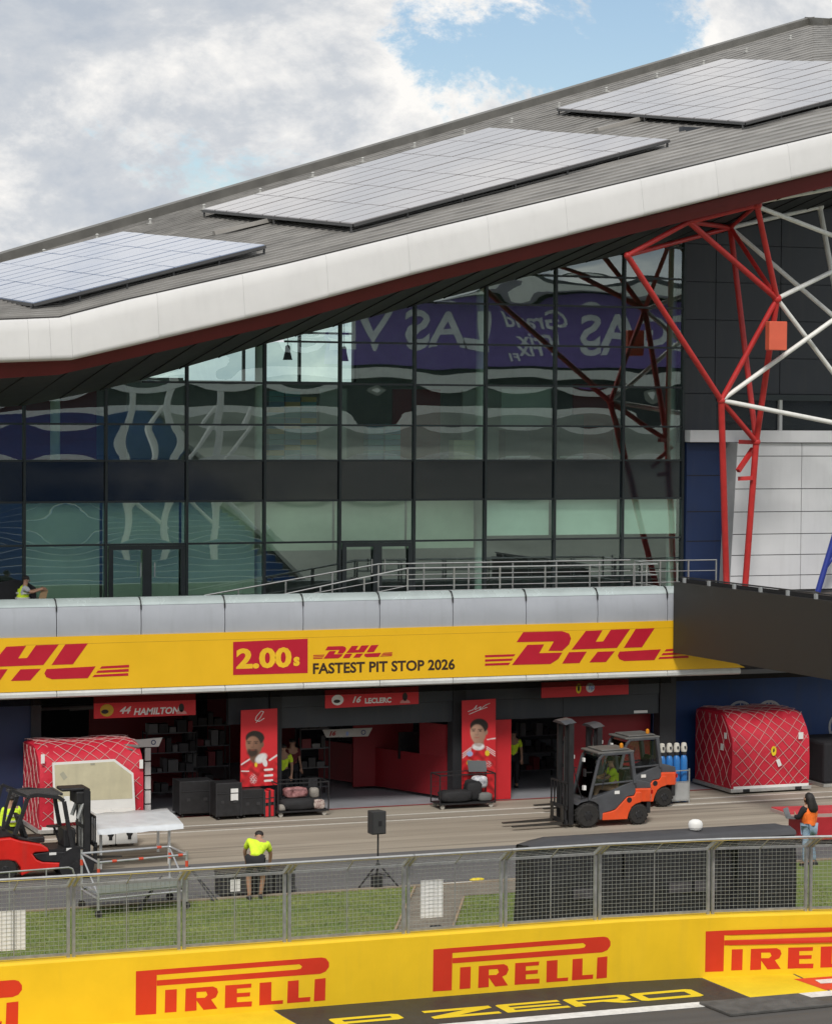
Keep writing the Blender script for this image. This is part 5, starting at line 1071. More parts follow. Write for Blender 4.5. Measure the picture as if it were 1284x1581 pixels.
def draw_b(T, Y):
    def fn(x, y, c):
        suit(c, x, y, 739, 1153, 26, 12)
        for dy in (0, 3.2, 6.4):
            lay(c, .9*ln(x, y, 714, 1164+dy, 727, 1154+dy*.8, .6), (.75,.70,.70)); lay(c, .9*ln(x, y, 751, 1153+dy*.8, 764, 1161+dy, .6), (.75,.70,.70))
        lay(c, .9*ln(x, y, 752, 1142, 765, 1140, .8), (.75,.70,.70))
        head(c, x, y, 738, 1129.5, 12.3, 19, (.46,.27,.19), -1, False, (.022,.016,.013), .60)
        lay(c, el(x, y, 738, 1153, 9.5, 5.5, .3), np.array((.76,.75,.75))*(.8+.25*nz(x, y, .6))[..., None]); lay(c, .6*el(x, y, 738, 1149.5, 5.5, 3.2, .5), (.30,.17,.12))
        lay(c, el(x, y, 725, 1164, 4.6, 4, .3), (.35,.42,.68)); lay(c, el(x, y, 752, 1163, 3.5, 4.4, .3), (.75,.55,.03)); lay(c, el(x, y, 725, 1178, 5, 4.4, .3), (.72,.45,.03)); lay(c, .8*el(x, y, 725, 1178, 2.4, 2.2, .6), (.55,.05,.03))
        lay(c, el(x, y, 739, 1179, 6, 5, .4, .5), np.array((.46,.27,.20))*(.7+.5*nz(x, y, .9))[..., None]); lay(c, .9*el(x, y, 753, 1180, 5.5, 5, .5)*(nz(x, y, 1.3) > .4), (.62,.40,.40))
        lay(c, el(x, y, 739, 1192, 22, 5.5, .5, -.08), np.array((.45,.015,.02))*(.6+.8*nz(x, y, .5))[..., None])
    portrait(T, Y-.002, 713, 765, 1082, 1079, 1235, 1231, fn)
    scribble(T, [(722,1099),(730,1096),(736,1089),(733,1096),(742,1091),(740,1096),(749,1089),(756,1086)], Y-.006); scribble(T, [(724,1103),(738,1097),(752,1092)], Y-.006)
hang('tall red portrait banner of a young dark-haired driver at the right pillar', [(713,1235),(765,1231),(765,1079),(713,1082)], 68.6, draw_b)
MG = thing('ceiling_gantry_sign', 'white tapered sign hanging inside the middle garage', 'sign', tuple(at(535, 1130, 70.5)), world=True)
q = [at(x, y, 70.5) for x, y in ((498,1127),(575,1124),(568,1137),(504,1139))]; MB().prism([(v.x, 70.5, v.z) for v in q], (0,.06,0)).build('board', M('sign_grey',(.42,.42,.40),.6), MG)
tx(MG, '16', 507, 1136, .17, 70.495, M('print_red_dark',(.3,.02,.02),.6), .3, .01, 1.2); tx(MG, '8', 534, 1136, .16, 70.495, bluep); c = at(561, 1131, 70.49); mb = MB(); ring(mb, c.x, c.z, .05, .075, 70.495, 16); mb.build('emblem', MATS['emblem_blue'], MG)
# ================================================================== CASES, TROLLEYS, CYLINDERS
def case(label, x0, x1, yb0, top, Y, dep, mat=black_pl, wheels=True, extra=None):
    a = at(x0, yb0, Y); b = at(x1, yb0, Y); t = at((x0+x1)/2, top, Y); zt_ = t.z; w_ = b.x-a.x; d = dep
    T = thing('flight_case', label, 'case', ((a.x+b.x)/2, Y+d/2, .0), group='flight cases at the garage front')
    z0 = .10 if wheels else .012
    body = MB().box(-w_/2, w_/2, -d/2, d/2, z0, zt_).build('shell', mat, T, bevel=.02)
    ctr = M('case_trim', (.05,.05,.055), .4, .4)
    for sx_ in (-1, 1):
        for sy_ in (-1, 1): MB().bar((sx_*w_/2, sy_*d/2, z0), (sx_*w_/2, sy_*d/2, zt_), .035).build('edge_trim', ctr, T)
    MB().bar((-w_/2+.02,-d/2-.005,zt_*.72),(w_/2-.02,-d/2-.005,zt_*.72),.02).build('lid_trim', ctr, T)
    for xx in (-w_*.25, w_*.25): MB().box(xx-.05, xx+.05, -d/2-.015, -d/2, zt_*.45, zt_*.45+.08).build('latch', M('latch_dark',(.07,.07,.075),.4,.5), T)
    if wheels:
        for sx_ in (-1, 1):
            for sy_ in (-1, 1): MB().lathe([(.01,-.02),(.05,-.02),(.05,.02),(.01,.02)], (sx_*(w_/2-.08), sy_*(d/2-.08), .052), 10, 'x').build('castor', rubber, T)
    if extra: extra(T, w_, d, zt_)
    return T
case('wide black flight case under the left bay, leftmost of the cases', 278, 330, 1256, 1206, 68.75, .7)
case('black case with a white paper label beside the portrait banner', 334, 372, 1266, 1209, 68.0, .6, extra=lambda T, w_, d, z: MB().box(w_*.08, w_*.38, -d/2-.006, -d/2-.001, z*.52, z*.84).build('paper_label', white_p, T))
case('plain black case in front of the bearded portrait banner', 373.5, 407, 1264, 1219, 68.1, .55)
case('narrow red case, left one of the red pair', 408.5, 415.5, 1262, 1222, 68.1, .4, red_pl, False)
case('narrow red case, right one of the red pair', 416.5, 423.5, 1262, 1220, 68.15, .4, red_pl, False)
def trolley(label, px0, px1, py, Y, h, items):
    a = at(px0, py, Y); b = at(px1, py, Y); w_ = b.x-a.x; T = thing('cage_trolley', label, 'trolley', ((a.x+b.x)/2, Y+.35, 0), group='black cage trolleys at the garage front')
    MB().box(-w_/2, w_/2, -.35, .35, .13, .17).build('deck', black_pl, T)
    fr = MB()
    for sx_ in (-1, 1):
        for sy_ in (-1, 1): fr.bar((sx_*w_/2, sy_*.35, .13), (sx_*w_/2, sy_*.35, h), .03)
    for sy_ in (-1, 1): fr.bar((-w_/2, sy_*.35, h), (w_/2, sy_*.35, h), .03)
    for sx_ in (-1, 1): fr.bar((sx_*w_/2, -.35, h), (sx_*w_/2, .35, h), .03)
    fr.build('frame', black_pl, T)
    wr = MB()
    for k in range(1, 12): wr.bar((-w_/2+w_*k/12, .35, .17), (-w_/2+w_*k/12, .35, h), .006)
    for k in range(1, 6): wr.bar((-w_/2, .35, .17+(h-.17)*k/6), (w_/2, .35, .17+(h-.17)*k/6), .006)
    tag(wr.build('cage_wire', black_pl, T), kind='stuff')
    for sx_ in (-1, 1):
        for sy_ in (-1, 1): MB().lathe([(.01,-.02),(.065,-.02),(.065,.02),(.01,.02)], (sx_*(w_/2-.1), sy_*.28, .067), 12, 'y').build('castor', M('castor_pale',(.4,.38,.34),.6), T)
    return T, w_
T1, w1 = trolley('black cage trolley with red and white bags beside the left banner', 429, 507, 1258, 67.9, .95, None)
def soft(name, label, cat, c, rx, ry, rz, mat, seed, grp=None):
    r_ = random.Random(seed); secs = []
    for i in range(9):
        t = R(-90+180*i/8); cr_ = max(math.cos(t), .12)**.4; sq = lambda q: math.copysign(abs(q)**.55, q); secs.append([(c[0]+rx*cr_*sq(math.cos(k*math.pi/8))*(1+r_.uniform(-.1,.1)), c[1]+ry*cr_*sq(math.sin(k*math.pi/8))*(1+r_.uniform(-.1,.1)), c[2]+rz+rz*sq(math.sin(t))*(1+r_.uniform(-.06,.06))) for k in range(16)])
    o = MB().loft(secs, True, True).build(name, mat, None, smooth='all'); return tag(o, label, cat, grp)
x_, y_ = T1.location.x, T1.location.y
bagb = M('bag_black', (.02,.02,.022), .8, 0, .3, 6, .5, 20); bagw = M('bag_white', (.30,.28,.25), .8, 0, .2, 6, .4, 20)
soft('holdall', 'long black holdall in the left trolley', 'bag', (x_-.10, y_-.1, .17), .50, .25, .16, bagb, 1)
soft('bag', 'red and white bag on top of the black holdall', 'bag', (x_-.12, y_, .50), .34, .18, .14, M('bag_red', (.16,.02,.025), .7, 0, .5, 7, tint=(.40,.20,.2)), 2)
soft('bag', 'cream bag standing at the right end of the left trolley', 'bag', (x_+.46, y_+.1, .45), .13, .13, .14, bagw, 3)
soft('bag', 'pink and white bag low at the right end of the left trolley', 'bag', (x_+.50, y_-.18, .17), .17, .14, .13, M('bag_pink', (.30,.07,.07), .7, 0, .6, 8, tint=(.5,.45,.4)), 4)
soft('bag', 'small white bag at the left end of the left trolley', 'bag', (x_-.58, y_-.2, .17), .10, .1, .09, bagw, 5)
T2, w2 = trolley('black cage trolley below the young driver portrait banner', 679, 764, 1245, 67.75, .98, None)
x_, y_ = T2.location.x, T2.location.y
soft('holdall', 'black holdall filling the left half of the right trolley', 'bag', (x_-.28, y_-.05, .17), .48, .26, .17, bagb, 6)
soft('bag', 'black rucksack in the right trolley', 'bag', (x_+.30, y_, .17), .24, .2, .30, bagb, 7)
soft('bag', 'white and pale blue bag in the right trolley', 'bag', (x_+.52, y_+.05, .52), .22, .17, .17, M('bag_blue', (.42,.45,.55), .7, 0, .3, 6, tint=(.7,.7,.7)), 8)
soft('bag', 'grey bag at the right foot of the right trolley', 'bag', (x_+.60, y_-.15, .17), .2, .15, .12, M('bag_grey', (.16,.165,.16), .8, 0, .2), 9)
tag(MB().prism([(x_+.22, y_+.1, .98), (x_+.78, y_+.1, .96), (x_+.80, y_+.22, 1.26), (x_+.22, y_+.22, 1.30)], (0,.04,0)).build('grey_board', M('board_grey', (.10,.11,.115), .6), None, bevel=.01), 'flat grey board lying across the right trolley', 'board')
tag(MB().box(at(674,1190,70.6).x-.03, at(674,1190,70.6).x+.03, 70.5, 70.56, .01, 1.15).box(at(674,1190,70.6).x-.03, at(674,1190,70.6).x+.18, 70.499, 70.561, 1.15, 1.2).build('floor_stand', M('stand_pale', (.45,.40,.36), .6), None), 'thin pale upright post before the red garage counter', 'post')
# gas cylinders in a rack
gc = gp(1040, 1240)
RK = thing('cylinder_rack', 'pale steel rack holding blue gas cylinders by the dark pillar', 'rack', (gc.x, gc.y+.1, 0))
fr = MB()
for sx_ in (-.42, .42):
    for sy_ in (-.22, .22): fr.bar((sx_, sy_, 0), (sx_, sy_, 1.0 if sx_ > 0 else .9), .04)
for z in (.08, .62, .95): fr.bar((-.42,-.22,z),(.42,-.22,z),.03); fr.bar((.42,-.22,z),(.42,.22,z),.03); fr.bar((-.42,.22,z),(.42,.22,z),.03)
fr.build('frame', steel, RK); MB().box(-.40,.40,-.235,-.222,.10,.60).build('front_plate', M('plate_pale',(.42,.43,.43),.5,.3), RK)
cyl_b = M('cylinder_blue', (.025,.17,.48), .4, 0, .12, 4); cyl_w = M('cylinder_white', (.62,.60,.54), .5)
for k in range(4):
    x = gc.x-.36+.235*k; y = gc.y+.08
    G = thing('gas_cylinder', ['blue gas cylinder with white valve guard, leftmost in the rack', 'blue gas cylinder with white valve guard, second from the left in the rack', 'blue gas cylinder with white valve guard, third from the left in the rack', 'blue gas cylinder with white valve guard, rightmost in the rack'][k], 'gas cylinder', (x, y, .02), group='blue gas cylinders in the rack')
    MB().lathe([(.09,0),(.105,.03),(.105,1.20),(.09,1.30),(.05,1.36)], (0,0,0), 18).build('body', cyl_b, G, smooth=True)
    MB().lathe([(.05,1.36),(.075,1.37),(.075,1.44),(.045,1.44)], (0,0,0), 14).build('neck_ring', black_pl, G)
    MB().lathe([(.06,1.44),(.085,1.46),(.095,1.58),(.07,1.70),(.03,1.72)], (0,0,0), 14).build('valve_guard', cyl_w, G, smooth=True)
    MB().tube((.0,-.10,1.55),(.0,-.08,1.62),.03,8).build('valve', black_pl, G)
# dark cargo container at the right edge
dq = at(1272, 1205, 68.2); T = thing('dark_container', 'dark covered crate at the right edge behind the cargo unit', 'crate', (dq.x+.9, 69, 0), world=True)
MB().box(dq.x-.02, dq.x+2.2, 68.2, 70.2, .1, 1.35).build('cover', blk_f, T, bevel=.08); MB().box(dq.x-.05, dq.x+2.25, 68.15, 70.25, .01, .1).build('pallet', alu, T)
# ================================================================== TABLE WITH WHITE SHEET, WHITE CABINETS
TB = thing('work_table', 'trestle platform covered by a white plastic sheet in the pit lane', 'table', tuple(gp(200, 1310)), world=True)
zt_ = 1.05
tc_ = [gp(126,1257,zt_), gp(197,1251,zt_), gp(258,1248,zt_), gp(285,1269,zt_), gp(270,1277,zt_), gp(150,1281,zt_)]
n = 10; sec = []
e0 = [gp(126,1257,zt_), gp(258,1248,zt_)]; e1 = [gp(150,1281,zt_), gp(283,1272,zt_)]
for i in range(n+1):
    u = i/n; a = e0[0].lerp(e0[1], u); b = e1[0].lerp(e1[1], u); row = []
    for j, (t, dz) in enumerate(((-.02,-.10),(0,-.01),(.2,0),(.45,.012),(.7,0),(.97,.0),(1.0,-.02),(1.02,-.13))):
        p = a.lerp(b, t); p.z += dz + .012*math.sin(i*1.9+j*2.1); row.append(p)
    sec.append(row)
MB().loft(sec, False).build('plastic_sheet', M('sheet_white', (.66,.69,.72), .35, 0, .08, 3, .6, 8), TB, smooth='all')
for a in (e0[0].lerp(e1[0], .15)+Vector((.15,0,0)), e0[1].lerp(e1[1], .15)-Vector((.3,0,0)), e0[0].lerp(e1[0], .85)+Vector((.15,0,0)), e0[1].lerp(e1[1], .85)-Vector((.3,0,0))):
    MB().bar((a.x, a.y, 0.004), (a.x, a.y, zt_-.05), .06).build('leg', white_steel, TB)
MB().prism([tuple(v - Vector((0,0,.06))) for v in (e0[0].lerp(e1[0],.05)+Vector((.08,0,0)), e0[1].lerp(e1[1],.05)-Vector((.08,0,0)), e0[1].lerp(e1[1],.95)-Vector((.08,0,0)), e0[0].lerp(e1[0],.95)+Vector((.08,0,0)))], (0,0,-.05)).build('table_top', white_steel, TB)
ca = at(147, 1303, 64.6); cb = at(179, 1301, 64.6); cc = at(213, 1299, 64.6)
for k, (a, b) in enumerate(((ca, cb), (cb, cc))):
    CB = thing('white_cabinet', ['left white cabinet with a black handle hole under the sheeted table', 'right white cabinet with a black handle hole under the sheeted table'][k], 'cabinet', ((a.x+b.x)/2, 64.9, 0), group='white cabinets under the table')
    w_ = b.x-a.x-.02; MB().box(-w_/2, w_/2, -.3, .3, .08, .92).build('carcass', white_p, CB, bevel=.02)
    for sx_ in (-1, 1): MB().lathe([(.01,-.02),(.04,-.02),(.04,.02),(.01,.02)], (sx_*w_*.4, 0, .045), 10, 'y').build('castor', rubber, CB)
    hx = w_*.25 if k == 0 else w_*.12; mb = MB(); mb.prism([(hx+.085*math.cos(t), -.302, .36+.085*math.sin(t)) for t in np.linspace(0, 6.283, 15)[:-1]], (0,-.01,0)).box(hx-.045, hx+.045, -.311, -.303, .20, .30); mb.build('handle', black_pl, CB)
# ================================================================== SCAFFOLD TOWER
sA, sB, sC, sD = gp(152,1418), gp(288,1404), gp(126,1402), gp(262,1390)
SF = thing('scaffold_tower', 'low aluminium scaffold tower with a silver deck behind the fence', 'scaffold', tuple(sA), world=True)
alu2 = M('scaffold_aluminium', (.55,.56,.57), .35, .7, .12, 4); clampr = M('clamp_red', (.60,.07,.03), .5)
hs_ = 1.32
for k, p in enumerate((sA, sB, sC, sD)):
    MB().tube((p.x, p.y, .12), (p.x, p.y, hs_ - (.0 if k < 2 else .0)), .028, 10).build('upright', alu2, SF, smooth=True)
    MB().lathe([(.02,-.03),(.085,-.03),(.085,.03),(.02,.03)], (p.x, p.y, .09), 12, 'y').build('castor', rubber, SF)
    MB().tube((p.x, p.y, hs_-.35), (p.x, p.y, hs_-.22), .036, 8).build('clamp', clampr, SF)
def V2(p, z): return Vector((p.x, p.y, z))
for a, b in ((sA,sB),(sC,sD),(sA,sC),(sB,sD)):
    for z in (.42, 1.24): MB().tube(V2(a,z), V2(b,z), .024, 8).build('ledger', alu2, SF, smooth=True)
MB().tube(V2(sA,.5), V2(sC,1.2), .02, 8).build('diagonal', alu2, SF); MB().tube(V2(sB,.5), V2(sD,1.2), .02, 8).build('diagonal', alu2, SF)
for a, b, t in ((sA,sB,.15),(sA,sB,.9),(sC,sD,.85),(sA,sB,.45)): q = V2(a,1.24).lerp(V2(b,1.24), t); MB().tube(q, V2(a,1.24).lerp(V2(b,1.24), t+.05), .034, 8).build('clamp', clampr, SF)
for z, t0, t1 in ((.50,.0,.32),(.50,.34,.66),(.50,.68,1.0)):
    q = [V2(sA.lerp(sC,t0),z), V2(sB.lerp(sD,t0),z), V2(sB.lerp(sD,t1),z), V2(sA.lerp(sC,t1),z)]; MB().prism(q, (0,0,.05)).build('deck_board', M('deck_silver',(.48,.51,.54),.4,.6,.1,3), SF)
MB().prism([V2(sA,.55)+Vector((0,-.03,0)), V2(sB,.55)+Vector((0,-.03,0)), V2(sB,.72)+Vector((0,-.03,0)), V2(sA,.72)+Vector((0,-.03,0))], (0,.02,0)).build('toe_board', MATS['deck_silver'], SF)
for k, (a, b) in enumerate((((210,1408),(250,1352)), ((330,1392),(292,1338)))):
    p = gp(*a); q = at(b[0], b[1], p.y+.4); tag(MB().tube(p, q, .022, 8).tube(p+Vector((.12,.1,0)), q, .018, 8).build('outrigger', M('outrigger_dark', (.05,.05,.055), .5), None), ['dark brace leaning left of the scaffold tower', 'dark brace leaning right of the scaffold tower'][k], 'brace', 'loose braces by the scaffold')
rl = MB(); lr = [gp(-10,1362), gp(113,1350)]; rl.path([Vector((lr[0].x,lr[0].y,1.1)), Vector((lr[1].x-.15,lr[1].y,1.1)), Vector((lr[1].x-.03,lr[1].y,1.03)), Vector((lr[1].x,lr[1].y,.9)), Vector((lr[1].x,lr[1].y,.0))], .025, 8)
# barrier in front of the red forklift
HB = thing('hand_barrier', 'thin steel barrier rail in front of the red forklift', 'barrier', tuple(gp(60, 1420)), world=True)
ga_, gb_ = gp(-40, 1425), gp(114, 1412)
topz = at(60, 1345, ga_.y).z
MB().path([Vector((ga_.x,ga_.y,topz)), Vector((gb_.x-.12,gb_.y,topz)), Vector((gb_.x-.03,gb_.y,topz-.04)), Vector((gb_.x,gb_.y,topz-.14)), Vector((gb_.x,gb_.y,.02))], .022, 10).build('hoop', steel, HB, smooth=True)
for t in (.35, .72): q = ga_.lerp(gb_, t); MB().tube((q.x,q.y,.0), (q.x,q.y,topz), .016, 8).build('upright', steel, HB, smooth=True)
# ================================================================== LOUDSPEAKER ON TRIPOD
sp = gp(583, 1368); SP = thing('speaker_stand', 'black tripod stand carrying a loudspeaker on the grass edge', 'tripod', (sp.x, sp.y, 0))
MB().tube((0,0,.25),(0,0,1.25),.022,10).build('pole', black_pl, SP, smooth=True); MB().tube((0,0,.42),(0,0,.56),.04,10).build('collar', black_pl, SP)
for k in range(3): t = R(195 + 120*k); MB().bar((0,0,.55),(.55*math.cos(t),.55*math.sin(t),.012),.03).bar((0,0,.3),(.3*math.cos(t),.3*math.sin(t),.24),.02).build('leg', black_pl, SP)
LS = thing('loudspeaker', 'black loudspeaker cabinet on the tripod by the pit lane', 'speaker', (sp.x-.05, sp.y, 1.25), R(8))
MB().prism([(-.19,-.16,0),(.19,-.16,0),(.15,.16,0),(-.15,.16,0)], (0,0,.55)).build('cabinet', M('speaker_black',(.028,.028,.030),.6,0,.15,6,.2), LS, bevel=.02)
MB().box(-.16,.16,-.172,-.161,.03,.52).build('grille', M('speaker_grille',(.04,.04,.042),.7,0,.2,60,.5,120), LS); MB().box(-.03,.06,-.178,-.172,.20,.32).build('badge', black_mat, LS)
tag(MB().box(sp.x-.22, sp.x+.0, sp.y-.35, sp.y-.12, .0, .28).box(sp.x-.20, sp.x-.02, sp.y-.36, sp.y-.352, .05, .24).build('stage_box', black_pl, None, bevel=.015), 'small black box at the foot of the loudspeaker tripod', 'box')
# crates the man bends over
cr0 = gp(345, 1388)
for k, (dx, w_, h) in enumerate(((.0,.62,.50),(.66,.62,.50),(1.30,.5,.50))):
    T = thing('equipment_crate', ['black crate with a white label left of the bending man', 'black slatted crate in front of the bending man', 'black slatted crate right of the bending man'][k], 'crate', (cr0.x+dx+w_/2, cr0.y+.45, 0), group='black crates by the bending man')
    MB().box(-w_/2, w_/2, -.28, .28, .02, h).build('shell', black_pl, T, bevel=.02)
    gr = MB()
    for i in range(6): gr.box(-w_/2+.03+i*(w_-.06)/6, -w_/2+.03+(i+.55)*(w_-.06)/6, -.292, -.281, .06, h-.05)
    gr.build('slat', M('slat_grey',(.05,.05,.055),.6), T)
    MB().box(-w_/2-.01, w_/2+.01, -.29, .29, h, h+.06).build('lid', M('lid_dark',(.035,.035,.038),.5), T, bevel=.01)
    if k == 0: MB().box(-.10,.14,-.300,-.294,.12,.40).build('paper_label', white_p, T)
# ================================================================== COVERED PIT STAND
X0, X1 = at(797, 1400, 51.5).x, at(1229, 1360, 50.6).x
CV = thing('covered_stand', 'long pit stand wrapped in black covers behind the fence', 'stand', ((X0+X1)/2, 51.4, 0), world=True)
tarp = M('black_tarp', (.012, .012, .015), .55, 0, .25, 1.5, .5, 6); tarp_t = M('grey_tarp', (.055, .055, .06), .55, 0, .15, 1.2, .4, 5)
segs = [X0, X0+2.15, X0+4.35, X0+4.95, X1-1.2, X1]
zt0 = 1.90
for i, (a, b) in enumerate(zip(segs[:-1], segs[1:])):
    n = 10; sec = []
    for k in range(n+1):
        x = a+.015+(b-a-.03)*k/n; w_ = .03*math.sin(k*1.7+i)+.02*math.sin(k*3.1)
        dy = .25 if i == 2 else 0
        sec.append([(x, 50.6+dy+w_*.3, .02), (x, 50.55+dy+w_, .7), (x, 50.6+dy-w_, 1.3), (x, 50.66+dy, zt0-.02)])
    MB().loft(sec, False).build('front_cover', tarp, CV, smooth='all')
sec = []
for k in range(21):
    x = X0+.02+(X1-X0-.04)*k/20; w_ = .018*math.sin(k*1.3)+.012*math.sin(k*2.9)
    e_ = .13 if k == 0 else (.05 if k == 1 else 0)
    sec.append([(x, 50.58, zt0-.04), (x, 50.62, zt0+.05-e_), (x, 50.9, zt0+.09+w_-e_), (x, 51.25, zt0+.10-w_-e_), (x, 51.55, zt0+.07-e_), (x, 51.6, zt0-.1), (x, 51.62, .02)])
MB().loft(sec, False).build('roof_cover', tarp_t, CV, smooth='all')
MB().loft([[(X0, 50.6, .02), (X0-.05, 50.6, 1.0), (X0+.02, 50.62, zt0-.06), (X0+.02, 51.0, zt0+.0), (X0+.02, 51.5, zt0-.08), (X0-.03, 51.6, .02)], [(X0+.05, 50.62, .02), (X0+.05, 50.62, 1.0), (X0+.05, 50.65, zt0-.06), (X0+.05, 51.0, zt0), (X0+.05, 51.5, zt0-.08), (X0+.05, 51.55, .02)]], True, True).build('end_cover', tarp, CV)
for x in (X0+.9, X0+3.2, X1-2.6): MB().box(x, x+.55, 50.50, 50.508, .75, .98).build('printed_patch', M('patch_dim', (.06,.055,.065), .6, 0, .4, 6), CV)
dm = at(1073, 1301, 51.1); DO = thing('satellite_dome', 'white rounded antenna dome on the covered stand roof', 'antenna', (dm.x, 51.1, zt0+.12))
MB().lathe([(.13,0),(.13,.03),(.155,.04),(.165,.12),(.14,.18),(.08,.215),(.02,.225)], (0,0,0), 20).build('dome', white_p, DO, smooth=True); MB().lathe([(.1,-.06),(.1,0)], (0,0,0), 14).build('base', black_pl, DO)
# red case table next to the person in orange
rc = gp(1225, 1318); RC = thing('red_cart', 'red flat-topped equipment cart beside the person in orange vest', 'cart', (rc.x+1.35, rc.y+1.2, 0), R(-4))
MB().box(-.55,1.1,-.55,.55,.18,.78).build('body', M('cart_red', (.42,.02,.03), .5, 0, .1, 3), RC, bevel=.02)
MB().prism([(-.95,-.45,.84),(1.15,-.60,.84),(1.15,.60,.84),(-.95,.75,.84)], (0,0,.05)).build('top', M('cart_top', (.55,.05,.06), .5), RC)
MB().bar((-.95,-.45,.82),(1.15,-.60,.82),.05,.09).bar((-.95,-.45,.82),(-.95,.75,.82),.05,.09).build('edge', M('edge_pale',(.45,.33,.30),.5), RC)
MB().tube((.75,-.565,.55),(.75,-.58,.55),.10,16).build('port', black_mat, RC); MB().box(.45,1.05,-.572,-.556,.42,.74).build('front_plate', M('cart_plate',(.30,.31,.31),.5), RC)
for sx_ in (-.4, .95):
    for sy_ in (-.45, .45): MB().lathe([(.01,-.03),(.09,-.03),(.09,.03),(.01,.03)], (sx_, sy_, .092), 12, 'y').build('castor', rubber, RC)
# small things on the verge
q = gp(736, 1361); tag(MB().ell((q.x,q.y,.04),.20,.08,.045,12,6).build('yellow_cover', M('cover_yellow',(.70,.55,.03),.5), None, smooth='all'), 'yellow rubber ramp block lying at the end of the gravel path', 'ramp')
tag(MB().tube(gp(683,1365,.03), gp(728,1362,.03), .015, 6).build('white_hose', white_p, None), 'thin pale hose leading to the yellow block', 'hose')
q = gp(678, 1440); JC = thing('jerry_can', 'black drain grate box on the gravel path under the white board', 'grate', (q.x, q.y, 0)); MB().prism([(-.25,-.9,.01),(.2,-.9,.01),(.2,.5,.01),(-.02,.5,.01)], (0,0,.05)).build('plate', black_mat, JC); MB().box(-.02,.22,-.5,-.25,.06,.16).build('lid', black_pl, JC)
wd = M('timber_edge', (.30,.22,.14), .8, 0, .2, 4)
for k, (a, b) in enumerate((((641,1369),(603,1452)), ((716,1386),(693,1450)))):
    tag(MB().bar(gp(*a, .02), gp(*b, .02), .05, .06).build('timber_edging', wd, None), ['timber edging along the left of the gravel path', 'timber edging along the right of the gravel path'][k], 'timber', 'timber edging of the path')
# ================================================================== INSIDE THE UPPER FLOOR
def crates(label, px0, px1, py_top, Y, cols, mats, grp, z0=9.8):
    a, b = at(px0, 690, Y), at(px1, 690, Y); top = at(px0, py_top, Y).z; n = max(2, round((top-z0)/.16))
    w_ = (b.x-a.x)/cols
    for i in range(cols):
        T = thing('crate_stack', label % ['first', 'second', 'third', 'fourth'][i], 'crates', (a.x+w_*(i+.5), Y+.25, z0), group=grp)
        for k in range(n - (rr.randint(0, 2))):
            MB().box(-w_*.46, w_*.46, -.2, .2, .16*k+.002, .16*k+.15).build('crate', mats[(k*3+i) % len(mats)], T)
te, tb_, oc, cr_ = M('crate_teal', (.10,.26,.29), .6), M('crate_blue', (.08,.18,.28), .6), M('crate_ochre', (.42,.28,.08), .6), M('crate_cream', (.62,.55,.36), .6)
crates('stack of teal and ochre crates behind the glass, %s of the left group', 415, 490, 598, 73.2, 3, [te, te, tb_, oc], 'crate stacks upstairs on the left')
crates('stack of blue crates behind the glass, %s of the middle group', 568, 620, 656, 72.8, 2, [tb_, te], 'crate stacks upstairs in the middle')
crates('stack of cream trays behind the glass, %s one', 700, 735, 665, 72.8, 1, [cr_, cr_, black_mat], 'cream trays upstairs')
for k, (px_, py_) in enumerate(((444, 545), (531, 547))):
    p = at(px_, py_, 73); LP = thing('pendant_lamp', ['bell-shaped dark pendant lamp upstairs, left of the two', 'bell-shaped dark pendant lamp upstairs, right of the two'][k], 'lamp', tuple(p), group='pendant lamps upstairs')
    MB().lathe([(.03,.24),(.07,.20),(.08,.06),(.13,-.16),(.145,-.2)], (0,0,0), 16).build('shade', black_pl, LP, smooth=True); MB().tube((0,0,.2),(0,0,1.2),.01,6).build('cord', black_mat, LP)
for k, (px0, px1, py0, py1) in enumerate(((778, 818, 664, 706), (862, 900, 640, 700))):
    a, b = at(px0, py1, 73), at(px1, py0, 73); T = thing('black_case', ['black case with pale print upstairs behind the right glass', 'tall dark case upstairs behind the right glass'][k], 'case', ((a.x+b.x)/2, 73.2, 9.8)); w_ = b.x-a.x
    MB().box(-w_/2, w_/2, -.25, .25, .01, b.z-9.8).build('shell', black_pl, T, bevel=.02); MB().box(-w_/2+.02, w_/2-.02, -.26, -.251, .1, .14).build('trim', steel, T)
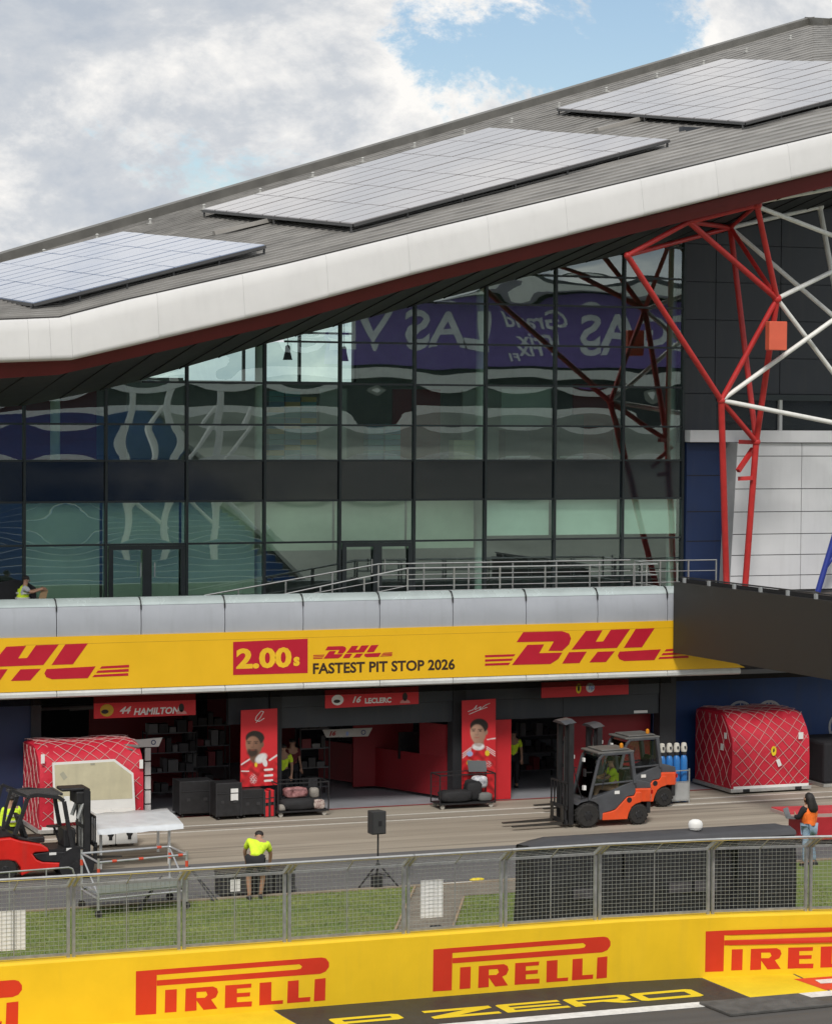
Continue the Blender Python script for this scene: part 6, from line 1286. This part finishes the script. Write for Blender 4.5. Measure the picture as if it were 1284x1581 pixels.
wb = at(774, 600, 74); wb2 = at(850, 660, 74); tag(MB().box(wb.x, wb2.x, 74, 74.05, wb2.z, wb.z).build('white_screen', M('screen_pale',(.5,.53,.5),.6), None), 'pale board standing upstairs behind the right glass', 'board')
a = at(103, 0 + 660, 74)

# ================================================================== GEAR INSIDE THE GARAGES
def rack(label, px_, Y, w_, h, n, seed):
    x = at(px_, 1200, Y).x; r_ = random.Random(seed); T = thing('equipment_rack', label, 'rack', (x, Y, .004), group='equipment racks inside the garages')
    for sx_ in (-1, 1):
        for sy_ in (-1, 1): MB().bar((sx_*w_/2, sy_*.22, 0), (sx_*w_/2, sy_*.22, h), .035).build('upright', black_pl, T)
    for k in range(n):
        z = .25 + (h-.3)*k/(n-1); MB().box(-w_/2, w_/2, -.22, .22, z-.015, z+.015).build('shelf', M('shelf_grey',(.10,.10,.11),.5), T)
        xx = -w_/2+.06
        while xx < w_/2-.2:
            bw, bh = r_.uniform(.12,.3), r_.uniform(.1,(h-.3)/(n-1)*.75)
            MB().box(xx, min(xx+bw, w_/2-.03), -.2, .15, z+.016, z+.016+bh).build('bin', r_.choice([M('bin_red',(.16,.012,.018),.5), M('bin_grey',(.06,.06,.065),.5), black_pl, black_pl, M('bin_white',(.16,.16,.16),.5)]), T); xx += bw+.04
rack('dark rack of bins deep in the left bay beside the white sign post', 262, 72.2, 1.5, 2.0, 4, 1)
rack('rack of bins at the back of the left bay behind the black cases', 318, 72.8, 1.3, 2.1, 4, 2)
rack('rack of bins between the left banner and the middle garage', 482, 71.8, .9, 2.0, 4, 3)
rack('rack of bins in the doorway right of the red panel', 826, 73.0, 1.3, 1.9, 4, 4)
rack('rack of bins at the back of the middle garage', 560, 77.5, 1.6, 2.0, 4, 5)
MN = thing('garage_monitor', 'dark flat screen above the red counter in the middle garage', 'screen', tuple(at(640, 1150, 70.6)), world=True)
a, b = at(615, 1172, 71.2), at(684, 1128, 71.2); MB().box(a.x, b.x, 71.2, 71.26, a.z, b.z).build('panel', M('monitor_black',(.01,.01,.012),.2), MN); MB().bar(((a.x+b.x)/2, 71.24, b.z), ((a.x+b.x)/2, 71.24, 3.6), .06).build('hanger', black_pl, MN)
